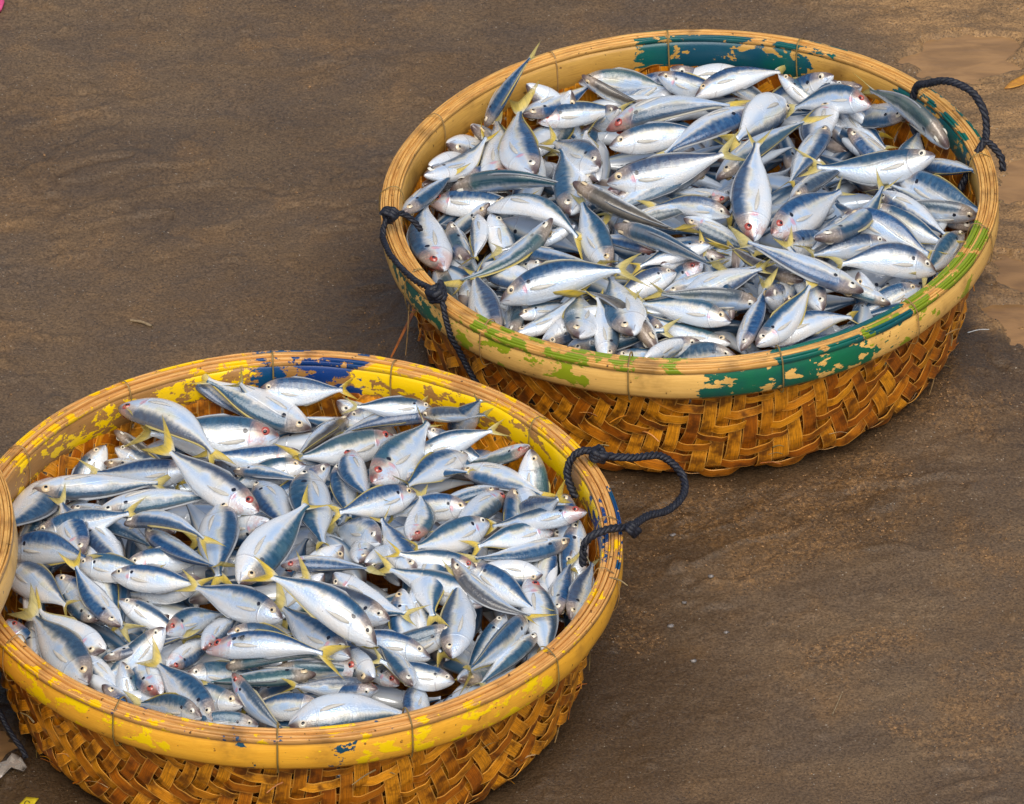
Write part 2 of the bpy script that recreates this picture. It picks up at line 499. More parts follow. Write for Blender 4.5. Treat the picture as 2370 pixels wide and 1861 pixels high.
def rope(name, pts, r, parent, mat, turns_per_m=46, n=None, fuzz=0.0, seed=0):
    root = link(name, None, parent)
    P0 = np.asarray(pts, float)
    length = np.linalg.norm(np.diff(P0, axis=0), axis=1).sum()
    P = resample(P0, n or max(24, int(length / 0.0022)))
    rg = np.random.default_rng(seed + 50)
    for kk in (5, 11, 19): P = P + 0.0016 / (kk ** 0.5) * np.sin(np.linspace(0, kk * 3.1, len(P)) + rg.uniform(0, 6))[:, None] * rg.normal(0, 1, 3)
    T, N, B = frames(P)
    s = np.r_[0, np.cumsum(np.linalg.norm(np.diff(P, axis=0), axis=1))]
    rg = np.random.default_rng(seed)
    for j in range(3):
        a = s * turns_per_m * 2 * math.pi + j * 2 * math.pi / 3 + 0.9 * np.sin(s * 33 + seed) + 0.5 * np.sin(s * 91)
        Q = P + r * 0.52 * (np.cos(a)[:, None] * N + np.sin(a)[:, None] * B)
        V, F = tube(Q, r * 0.60 * (1 + 0.10 * rg.normal(0, 1, len(Q))), 7)
        link('rope_strand', mesh_from('rope_strand', V, F, mat), root)
    return root

def knot(parent, c, r, mat, seed):
    """a lumpy wrapped knot: a tube wound round a point"""
    rg = np.random.default_rng(seed)
    t = np.linspace(0, 5.4 * math.pi, 80)
    ax = rg.normal(0, 1, 3); ax /= np.linalg.norm(ax)
    e1 = np.cross(ax, (0.3, 0.9, 0.2)); e1 /= np.linalg.norm(e1); e2 = np.cross(ax, e1)
    rr = r * (1.0 + 0.18 * np.sin(3.1 * t))
    P = np.asarray(c) + rr[:, None] * (np.cos(t)[:, None] * e1 + np.sin(t)[:, None] * e2) + (np.linspace(-1, 1, 80) * r * 0.8)[:, None] * ax
    V, F = tube(P, r * 0.50 * (1 + 0.1 * rg.normal(0, 1, 80)), 7)
    return link('knot', mesh_from('knot', V, F, mat), parent)

def rope_mat():
    k = Nodes('dark_rope')
    co = k.coord()
    f = k.noise(k.mapped(co, (260, 260, 260)), 1.0, 4, 0.7)
    c = k.mix(k.step(f, 0.35, 0.7), (0.004, 0.005, 0.010), (0.016, 0.018, 0.032))
    return k.fin(c, 0.55, k.bump(f, 0.8, 0.0012))
ROPE = rope_mat()

WEAVE = strip_material('weave_bamboo', (0.96, 0.375, 0.013), (0.48, 0.128, 0.004), (0.085, 0.022, 0.002))
RATTAN = strip_material('rattan_tie', (0.46, 0.27, 0.10), (0.30, 0.22, 0.07), (0.10, 0.06, 0.02))
BAND_OUT = [(0.4235, 0.171), (0.430, 0.1695), (0.4352, 0.176), (0.4375, 0.187), (0.4378, 0.202), (0.4362, 0.213), (0.432, 0.2195), (0.4255, 0.2195), (0.4245, 0.19)]
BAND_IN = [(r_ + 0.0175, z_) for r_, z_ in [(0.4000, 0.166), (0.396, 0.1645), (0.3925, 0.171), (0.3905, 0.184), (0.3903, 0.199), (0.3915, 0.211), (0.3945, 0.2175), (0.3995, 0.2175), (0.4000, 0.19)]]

def strip_prof(r0, z0, w, h):
    return [(r0, z0), (r0 + w * 0.5, z0 - h * 0.1), (r0 + w, z0), (r0 + w, z0 + h * 0.92), (r0 + w * 0.88, z0 + h), (r0 + w * 0.5, z0 + h * 1.04), (r0 + w * 0.12, z0 + h * 1.01), (r0, z0 + h * 0.93)]

def make_basket(name, loc, tilt, mat_rot, label, mats, wins, ties, seed):
    root = link(name, None); tag(root, label, 'basket', 'bamboo fish baskets')
    root.location = loc; root.rotation_euler = (0, math.radians(tilt), 0)
    M = Matrix.Rotation(math.radians(mat_rot), 4, 'Z')
    for me in STRIP_MESHES:
        o = link('weave_strip', me, root); o.matrix_local = M
    m_out, m_in, m_top = mats
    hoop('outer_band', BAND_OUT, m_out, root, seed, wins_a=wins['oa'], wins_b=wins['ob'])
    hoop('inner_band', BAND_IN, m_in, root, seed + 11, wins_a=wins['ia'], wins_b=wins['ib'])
    r = 0.4105; rg = np.random.default_rng(seed)
    ws = [0.0034, 0.0052, 0.0030, 0.0042, 0.0056, 0.0030, 0.0032]
    for i, w in enumerate(ws):
        z = 0.2165 + [0.0035, 0.0050, 0.0042, 0.0062, 0.0050, 0.0046, 0.0030][i] + rg.normal(0, 0.0008)
        hoop('rim_strip', strip_prof(r, z - 0.004, w - 0.0006, 0.0075 + rg.normal(0, 0.0006)), m_top, root, seed + 20 + i, wr=0.0005, wz=0.0013,
             wins_a=wins['ta'] if i in (0, 1, 5, 6) else (), wins_b=wins['tb'] if i != 3 else ())
        r += w
    P = np.array([(0.4060, 0, 0.172), (0.4050, 0, 0.195), (0.4060, 0, 0.215), (0.411, 0, 0.2290), (0.417, 0, 0.2325), (0.424, 0, 0.2320), (0.4375, 0, 0.222), (0.4410, 0, 0.205), (0.4412, 0, 0.185), (0.436, 0, 0.167), (0.424, 0, 0.162), (0.417, 0, 0.160), (0.410, 0, 0.161)])
    P = resample(np.vstack([P, P[:1]]), 60)[:-1]
    V, F = tube(P, 0.00062, 5, closed=True)
    V[:, 1] *= 2.0
    tie = mesh_from('binding_tie', V, F, RATTAN, attrs=dict(along=np.repeat(np.linspace(0, .1, len(P)), 5), across=np.tile([0, .5, 1, -.5, -1], len(P))))
    for a in ties:
        o = link('binding_tie', tie, root); o.rotation_euler = (0, rg.normal(0, 0.004), math.radians(a)); o.rotation_euler.x = 0
    return root

STRIP_MESHES = [mesh_from('weave_strip', V, F, WEAVE, smooth=False, attrs=dict(along=al, across=ac)) for V, F, al, ac in STRIPS]

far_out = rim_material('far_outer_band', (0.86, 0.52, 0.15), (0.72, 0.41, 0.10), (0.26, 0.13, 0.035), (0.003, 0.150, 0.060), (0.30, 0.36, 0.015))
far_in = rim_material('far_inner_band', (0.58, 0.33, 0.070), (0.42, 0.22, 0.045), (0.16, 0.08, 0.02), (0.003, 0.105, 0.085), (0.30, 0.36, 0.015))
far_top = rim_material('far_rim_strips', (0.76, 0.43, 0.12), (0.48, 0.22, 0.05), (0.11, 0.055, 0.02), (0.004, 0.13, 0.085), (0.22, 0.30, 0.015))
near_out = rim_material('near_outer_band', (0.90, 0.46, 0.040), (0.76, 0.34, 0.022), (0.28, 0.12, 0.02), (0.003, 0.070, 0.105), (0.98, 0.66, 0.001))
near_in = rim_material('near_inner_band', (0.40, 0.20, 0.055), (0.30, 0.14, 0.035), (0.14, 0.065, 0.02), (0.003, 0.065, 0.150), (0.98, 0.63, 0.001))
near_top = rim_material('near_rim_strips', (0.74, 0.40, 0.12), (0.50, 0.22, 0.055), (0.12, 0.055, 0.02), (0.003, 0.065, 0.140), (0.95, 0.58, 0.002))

FAR_T, NEAR_T = -2.3, 0.0
basket_far = make_basket('fish_basket', (FARC[0], FARC[1], 0.002), FAR_T, 14,
    'round woven bamboo basket of fish with green painted rim, farther back', (far_out, far_in, far_top),
    dict(oa=[(272, 304, 0.62, 6), (198, 216, 0.5, 5), (304, 318, 0.30, 6)], ob=[(222, 248, 0.40, 8), (250, 268, 0.22, 6), (305, 335, 0.30, 10)],
         ia=[(66, 99, 0.72, 7), (12, 40, 0.68, 5)], ib=[],
         ta=[(60, 100, 0.62, 8), (285, 312, 0.66, 6), (15, 35, 0.55, 5)], tb=[(225, 268, 0.50, 8), (305, 345, 0.58, 8)]),
    [258, 286, 315, 344, 228, 176, 149, 117, 93, 66, 35, 9, 205], 3)
basket_near = make_basket('fish_basket', (NEARC[0], NEARC[1], 0.001), NEAR_T, 11,
    'round woven bamboo basket of fish with flaking yellow rim, nearest', (near_out, near_in, near_top),
    dict(oa=[(277, 284, 0.36, 3), (262, 266, 0.26, 3)], ob=[(300, 322, 0.42, 6), (283, 292, 0.46, 4), (205, 245, 0.40, 12), (262, 280, 0.16, 5), (283, 296, 0.46, 4)],
         ia=[(78, 100, 0.60, 3), (-8, 15, 0.60, 4)], ib=[(28, 78, 0.60, 5), (100, 170, 0.46, 8), (-40, 28, 0.45, 6)],
         ta=[(76, 98, 0.5, 3), (-8, 15, 0.50, 4), (238, 290, 0.24, 6)], tb=[(20, 76, 0.42, 6), (98, 170, 0.42, 8), (200, 360, 0.34, 20)]),
    [269, 292, 323, 349, 5, 39, 72, 95, 124, 152, 240, 213], 40)
side_basket = make_basket('fish_basket', (-1.056, -0.478, 0.05), -7.5, 30,
    'pale bamboo basket rim cut off at the left picture edge', (far_out, far_in, far_top),
    dict(oa=[], ob=[], ia=[], ib=[], ta=[], tb=[]), [20, 50, 140, 220, 300, 340], 70)

def to_local(root, pts):
    inv = (Matrix.Translation(root.location) @ root.rotation_euler.to_matrix().to_4x4()).inverted()
    return [tuple(inv @ Vector(p)) for p in pts]

# rope handles
h = to_local(basket_far, [(0.590, 0.665, 0.180), (0.578, 0.690, 0.215), (0.580, 0.694, 0.262), (0.594, 0.672, 0.288), (0.621, 0.648, 0.306), (0.651, 0.628, 0.305), (0.672, 0.607, 0.287), (0.676, 0.587, 0.262), (0.670, 0.568, 0.252), (0.655, 0.556, 0.222), (0.640, 0.55, 0.18)])
rr = rope('rope_handle', h, 0.0054, basket_far, ROPE, 40, seed=1)
h = to_local(basket_far, [(0.672, 0.572, 0.256), (0.684, 0.566, 0.250), (0.697, 0.556, 0.236), (0.700, 0.548, 0.22)])
rope('rope_end', h, 0.0048, basket_far, ROPE, 44, seed=2)
h = to_local(basket_far, [(-0.128, 0.415, 0.205), (-0.150, 0.415, 0.232), (-0.172, 0.400, 0.242), (-0.182, 0.378, 0.222), (-0.176, 0.338, 0.228), (-0.162, 0.290, 0.234), (-0.140, 0.250, 0.238), (-0.112, 0.212, 0.242), (-0.098, 0.195, 0.238), (-0.092, 0.182, 0.215), (-0.083, 0.178, 0.180), (-0.066, 0.186, 0.140), (-0.048, 0.186, 0.100), (-0.030, 0.186, 0.060)])
r2 = rope('rope_handle', h, 0.0042, basket_far, ROPE, 42, seed=3)
knot(r2, to_local(basket_far, [(-0.104, 0.203, 0.243)])[0], 0.0100, ROPE, 4)
knot(r2, to_local(basket_far, [(-0.172, 0.398, 0.243)])[0], 0.0085, ROPE, 5)
h = to_local(basket_near, [(0.085, -0.205, 0.190), (0.075, -0.192, 0.220), (0.082, -0.185, 0.240), (0.100, -0.180, 0.245), (0.128, -0.184, 0.240), (0.165, -0.174, 0.230), (0.201, -0.149, 0.215), (0.224, -0.152, 0.200), (0.233, -0.173, 0.190), (0.226, -0.213, 0.190), (0.205, -0.256, 0.200), (0.178, -0.290, 0.215), (0.158, -0.328, 0.230), (0.140, -0.350, 0.243), (0.118, -0.364, 0.246), (0.098, -0.372, 0.236), (0.094, -0.378, 0.20)])
r3 = rope('rope_handle', h, 0.0052, basket_near, ROPE, 42, seed=6)
knot(r3, to_local(basket_near, [(0.116, -0.184, 0.243)])[0], 0.0085, ROPE, 9)
knot(r3, to_local(basket_near, [(0.158, -0.345, 0.236)])[0], 0.0078, ROPE, 10)
h = to_local(basket_near, [(-0.690, -0.470, 0.232), (-0.708, -0.482, 0.225), (-0.712, -0.492, 0.19), (-0.700, -0.505, 0.13), (-0.682, -0.52, 0.085), (-0.662, -0.537, 0.045), (-0.640, -0.552, 0.015)])
rope('rope_handle', h, 0.0036, basket_near, ROPE, 44, seed=12)

# loose ends of split bamboo
def splinter(parent, a, b, w, mat):
    a, b = to_local(parent, [a, b])
    P = resample([a, tuple((np.array(a) + b) / 2 + np.array((0.001, 0.001, 0.002))), b], 8)
    V, F = tube(P, np.linspace(w, w * 0.5, 8), 4)
    link('splinter', mesh_from('splinter', V, F, mat, smooth=False, attrs=dict(along=np.repeat(np.linspace(0, .1, 8), 4), across=np.tile([0, .6, 0, -.6], 8))), parent)
splinter(basket_near, (0.128, -0.440, 0.226), (0.152, -0.452, 0.222), 0.0016, RATTAN)
splinter(basket_far, (-0.135, 0.42, 0.075), (-0.172, 0.385, 0.008), 0.0036, WEAVE)
splinter(basket_far, (-0.145, 0.34, 0.13), (-0.150, 0.30, 0.07), 0.0012, RATTAN)

def frayed_ends(parent, seed):
    """broken strip ends and fibres sticking out of the weave"""
    rg = np.random.default_rng(seed)
    M = Matrix.Translation(parent.location) @ parent.rotation_euler.to_matrix().to_4x4()
    for i in range(26):
        th = math.radians(rg.uniform(185, 355)); rho = rg.uniform(RFLAT + 0.03, RHO_END - 0.07)
        p = bowl(np.array([rho * math.cos(th)]), np.array([rho * math.sin(th)]), 0.004)[0]
        t = np.array([-math.sin(th), math.cos(th), 0]) * rg.choice([-1, 1]); o = np.array([math.cos(th), math.sin(th), 0])
        q = p + t * rg.uniform(0.012, 0.035) + o * rg.uniform(0.004, 0.012) + np.array([0, 0, rg.uniform(-0.016, 0.008)])
        splinter(parent, tuple(M @ Vector(p)), tuple(M @ Vector(q)), rg.uniform(0.0006, 0.0017), WEAVE if i % 3 else RATTAN)
frayed_ends(basket_far, 31); frayed_ends(basket_near, 32)

# ------------------------------------------------------------------ fish
def fish_materials():
    k = Nodes('fish_skin')
    s, t = k.attr('fs'), k.attr('ft')
    info = k.n('ShaderNodeObjectInfo')
    sep = k.n('ShaderNodeSeparateColor'); k.t.links.new(info.outputs['Color'], sep.inputs[0])
    cr, cg, cb = sep.outputs[0], sep.outputs[1], sep.outputs[2]
    rn = info.outputs['Random']
    co = k.coord()
    w = k.math('MULTIPLY', rn, 50.0)
    n1 = k.noise(k.mapped(co, (30, 12, 12)), 1.0, 5, 0.65, w=w)             # broken bars
    n2 = k.noise(co, 6.0, 3, 0.55, w=w)
    n3 = k.noise(co, 55.0, 3, 0.6, w=w)
    edge = k.math('ADD', t, k.math('ADD', k.math('MULTIPLY', k.math('SUBTRACT', n1, 0.5), 0.42), k.math('MULTIPLY', k.math('SUBTRACT', n2, 0.5), 0.55)))
    # per fish the blue reaches lower or stays on the very back
    edge = k.math('ADD', edge, k.math('MULTIPLY', k.math('SUBTRACT', rn, 0.5), 0.36))
    n4 = k.noise(co, 3.3, 2, 0.5, w=k.math('ADD', w, 9.0))
    flank = k.mix(k.step(n2, 0.3, 0.7), (0.45, 0.60, 0.82), (0.68, 0.76, 0.88))
    flank = k.mix(k.math('MULTIPLY', k.step(n4, 0.50, 0.70), 0.6), flank, (0.76, 0.70, 0.60))
    belly = k.mix(k.step(n2, 0.3, 0.7), (0.74, 0.82, 0.91), (0.86, 0.84, 0.82))
    c = k.mix(k.step(t, -0.55, -0.05), belly, flank)
    c = k.mix(k.math('MULTIPLY', k.math('MULTIPLY', k.step(t, -0.15, 0.25), k.step(n2, 0.38, 0.66)), 0.7), c, (0.58, 0.57, 0.36))
    # a pale straw line where flank meets back
    c = k.mix(k.math('MULTIPLY', k.math('MULTIPLY', k.step(edge, 0.05, 0.30), k.step(edge, 0.54, 0.34)), 0.6), c, (0.80, 0.70, 0.55))
    blue = k.mix(k.step(n1, 0.32, 0.68), (0.007, 0.042, 0.130), (0.034, 0.108, 0.240))
    teal = k.mix(k.step(n2, 0.32, 0.68), (0.014, 0.066, 0.090), (0.060, 0.130, 0.125))
    olive = k.mix(k.step(n2, 0.32, 0.68), (0.062, 0.044, 0.026), (0.140, 0.112, 0.072))
    back = k.mix(cr, blue, teal)
    back = k.mix(cg, back, olive)
    c = k.mix(k.math('MULTIPLY', k.step(edge, 0.12, 0.42), 0.40), c, k.mix(0.45, back, (0.42, 0.50, 0.62)))
    c = k.mix(k.step(edge, 0.20, 0.62), c, back)
    # lighter ridge along the very back
    c = k.mix(k.math('MULTIPLY', k.step(t, 0.90, 1.0), 0.35), c, (0.30, 0.27, 0.24))
    # faint bars down the flank
    bar = k.math('SINE', k.math('ADD', k.math('MULTIPLY', s, 78.0), k.math('MULTIPLY', n2, 3.0)))
    bar = k.math('MULTIPLY', k.step(bar, 0.1, 0.9), k.math('MULTIPLY', k.math('MULTIPLY', k.step(t, 0.0, 0.3), k.step(t, 0.72, 0.5)), k.math('MULTIPLY', k.step(s, 0.26, 0.34), k.step(s, 0.85, 0.7))))
    c = k.mix(k.math('MULTIPLY', bar, k.step(rn, 0.55, 0.85, 0.0, 0.22)), c, (0.30, 0.36, 0.38))
    # some fish are duller or greyer all over
    dull = k.math('FRACT', k.math('MULTIPLY', rn, 13.7))
    c = k.mix(k.step(dull, 0.5, 1.0, 0.0, 0.6), c, k.mix(1.0, c, (0.56, 0.62, 0.70), 'MULTIPLY'))
    # head: tan and rosy plates, dark snout, gill slit, black spot
    hd = k.step(k.math('ADD', s, k.math('MULTIPLY', n2, 0.10)), 0.30, 0.20)
    c = k.mix(k.math('MULTIPLY', hd, k.math('MULTIPLY', k.step(t, 0.05, 0.5), 0.55)), c, (0.42, 0.31, 0.22))
    c = k.mix(k.math('MULTIPLY', hd, k.math('MULTIPLY', k.step(n3, 0.45, 0.7), 0.35)), c, (0.72, 0.62, 0.55))
    gcurve = k.math('ADD', 0.238, k.math('MULTIPLY', k.math('MULTIPLY', t, t), -0.045))
    gd = k.math('ABSOLUTE', k.math('SUBTRACT', s, gcurve))
    c = k.mix(k.math('MULTIPLY', k.step(gd, 0.008, 0.001), k.step(n2, 0.42, 0.62, 0.05, 0.45)), c, (0.30, 0.24, 0.24))
    mouth = k.math('ABSOLUTE', k.math('SUBTRACT', t, k.math('ADD', -0.16, k.math('MULTIPLY', s, -3.2))))
    c = k.mix(k.math('MULTIPLY', k.step(mouth, 0.09, 0.03), k.math('MULTIPLY', k.step(s, 0.085, 0.070), 0.6)), c, (0.16, 0.12, 0.14))
    c = k.mix(k.math('MULTIPLY', k.step(k.math('ADD', s, k.math('MULTIPLY', n2, -0.06)), 0.075, -0.012), k.math('MULTIPLY', k.step(t, -0.5, 0.3), 0.9)), c, (0.075, 0.042, 0.045))
    dx = k.math('DIVIDE', k.math('SUBTRACT', s, 0.262), 0.021); dy = k.math('DIVIDE', k.math('SUBTRACT', t, 0.34), 0.15)
    dist = k.math('SQRT', k.math('ADD', k.math('MULTIPLY', dx, dx), k.math('MULTIPLY', dy, dy)))
    dist = k.math('ADD', dist, k.math('MULTIPLY', k.math('SUBTRACT', n3, 0.5), 1.0))
    c = k.mix(k.math('MULTIPLY', k.step(dist, 1.05, 0.75), k.step(k.math('FRACT', k.math('MULTIPLY', rn, 7.31)), 0.30, 0.55)), c, (0.012, 0.016, 0.030))
    # bruised red and pink patches on some
    rp = k.math('MULTIPLY', k.step(s, 0.25, 0.12), k.step(k.math('ADD', k.math('MULTIPLY', n3, 0.35), n2), 0.62, 0.78))
    c = k.mix(k.math('MULTIPLY', rp, k.step(cb, 0.55, 1.0, 0, 0.42)), c, (0.45, 0.11, 0.08))
    px = k.math('DIVIDE', k.math('SUBTRACT', s, 0.225), 0.026); py = k.math('DIVIDE', k.math('ADD', t, 0.02), 0.30)
    pd = k.math('ADD', k.math('SQRT', k.math('ADD', k.math('MULTIPLY', px, px), k.math('MULTIPLY', py, py))), k.math('MULTIPLY', k.math('SUBTRACT', n3, 0.5), 1.6))
    c = k.mix(k.math('MULTIPLY', k.step(pd, 1.1, 0.4), k.step(cb, 0.2, 0.5, 0.0, 0.55)), c, (0.74, 0.22, 0.26))
    # wear: little dark nicks
    c = k.mix(k.math('MULTIPLY', k.step(k.noise(co, 26, 3, 0.5, w=w), 0.735, 0.76), 0.7), c, (0.12, 0.10, 0.10))
    # lateral line and fine scales as relief
    ll = k.math('ABSOLUTE', k.math('SUBTRACT', t, k.step(s, 0.25, 0.75, 0.42, 0.0)))
    scale = k.n('ShaderNodeTexVoronoi'); k.t.links.new(k.mapped(co, (62, 40, 78)), scale.inputs['Vector']); scale.inputs['Scale'].default_value = 1.0
    rel = k.math('ADD', k.math('MULTIPLY', scale.outputs['Distance'], 0.6), k.math('ADD', k.step(ll, 0.06, 0.01, 0, 0.7), k.step(gd, 0.014, 0.0, 0, -1.2)))
    rel = k.math('ADD', rel, k.math('MULTIPLY', n3, 0.7))
    nb = k.bump(rel, 0.35, 0.0012)
    skin = k.fin(c, k.math('ADD', 0.17, k.math('MULTIPLY', n2, 0.2)), nb, Metallic=k.step(t, 0.5, -0.1, 0.05, 0.22), Specular_IOR_Level=0.5, Coat_Weight=0.45, Coat_Roughness=0.08)

    f = Nodes('fish_fin')
    b = f.attr('fb')
    info = f.n('ShaderNodeObjectInfo')
    ray = f.noise(f.mapped(f.coord(), (8, 8, 150)), 1.0, 3, 0.6)
    yel = f.mix(info.outputs['Random'], (0.84, 0.62, 0.06), (0.70, 0.62, 0.28))
    col_ = f.mix(f.step(b, 0.0, 0.45), (0.60, 0.60, 0.54), yel)
    col_ = f.mix(f.math('MULTIPLY', f.step(b, 0.72, 1.0), 0.55), col_, (0.42, 0.36, 0.14))
    col_ = f.mix(f.math('MULTIPLY', f.step(ray, 0.45, 0.65), 0.4), col_, (0.34, 0.30, 0.12))
    f.fin(col_, 0.4, f.bump(ray, 0.6, 0.0012), Specular_IOR_Level=0.5)
    tr = f.n('ShaderNodeBsdfTranslucent'); f.set(tr.inputs['Color'], col_)
    mx = f.n('ShaderNodeMixShader'); mx.inputs[0].default_value = 0.28
    f.t.links.new(f.b.outputs[0], mx.inputs[1]); f.t.links.new(tr.outputs[0], mx.inputs[2])
    tp = f.n('ShaderNodeBsdfTransparent')
    mx2 = f.n('ShaderNodeMixShader'); f.set(mx2.inputs[0], f.step(b, 0.35, 1.0, 0.05, 0.5))
    f.t.links.new(mx.outputs[0], mx2.inputs[1]); f.t.links.new(tp.outputs[0], mx2.inputs[2])
    f.t.links.new(mx2.outputs[0], f.out.inputs['Surface'])
    g = Nodes('edge_fin')
    gi = g.rand()
    g.fin(g.mix(g.step(gi, 0.5, 0.95), g.mix(g.noise(g.coord(), 9, 2), (0.40, 0.40, 0.40), (0.16, 0.20, 0.26)), (0.42, 0.34, 0.10)), 0.4)
    p = Nodes('pale_fin')
    ray = p.noise(p.mapped(p.coord(), (12, 12, 160)), 1.0, 3, 0.6)
    p.fin(p.mix(p.step(ray, 0.4, 0.65), (0.74, 0.72, 0.68), (0.64, 0.60, 0.50)), 0.35, p.bump(ray, 0.5, 0.001))
    tp = p.n('ShaderNodeBsdfTransparent'); mx2 = p.n('ShaderNodeMixShader'); mx2.inputs[0].default_value = 0.35
    p.t.links.new(p.b.outputs[0], mx2.inputs[1]); p.t.links.new(tp.outputs[0], mx2.inputs[2]); p.t.links.new(mx2.outputs[0], p.out.inputs['Surface'])
    e = Nodes('fish_eye')
    info = e.n('ShaderNodeObjectInfo')
    sp = e.n('ShaderNodeSeparateColor'); e.t.links.new(info.outputs['Color'], sp.inputs[0])
    ec = e.mix(info.outputs['Random'], (0.74, 0.72, 0.64), (0.66, 0.50, 0.28))
    ec = e.mix(e.step(sp.outputs[2], 0.7, 0.9), ec, (0.40, 0.075, 0.055))
    e.fin(ec, 0.12, Coat_Weight=0.6)
    q = Nodes('fish_pupil'); q.fin((0.008, 0.010, 0.018), 0.06)
    return skin, f.m, p.m, e.m, q.m, g.m
SKIN, FIN, PALE_FIN, EYE, PUPIL, EDGE_FIN = fish_materials()

_S = np.array([0, .012, .035, .07, .12, .18, .235, .255, .32, .40, .50, .60, .70, .80, .88, .95, 1.0])
_TOP = np.array([.04, .16, .30, .46, .64, .80, .90, .925, .985, 1.0, .97, .87, .69, .45, .27, .165, .185])
_BOT = np.array([.04, .18, .32, .46, .63, .80, .91, .935, .99, 1.0, .96, .85, .67, .43, .26, .165, .185])
_WID = np.array([.08, .26, .42, .58, .76, .92, .985, .98, 1.0, .98, .91, .79, .63, .44, .29, .18, .11])
def _smooth(s, tab):
    d = np.gradient(tab, _S); out = np.empty_like(s)
    i = np.clip(np.searchsorted(_S, s, 'right') - 1, 0, len(_S) - 2)
    h = _S[i + 1] - _S[i]; t = (s - _S[i]) / h
    return (2 * t ** 3 - 3 * t ** 2 + 1) * tab[i] + (t ** 3 - 2 * t ** 2 + t) * h * d[i] + (-2 * t ** 3 + 3 * t ** 2) * tab[i + 1] + (t ** 3 - t ** 2) * h * d[i + 1]

DEPTH = (0.121, 0.147, 0.176)
def fish_shape(deep):
    dh = DEPTH[deep]; dw = (0.083, 0.085, 0.085)[deep]
    return dh, dw

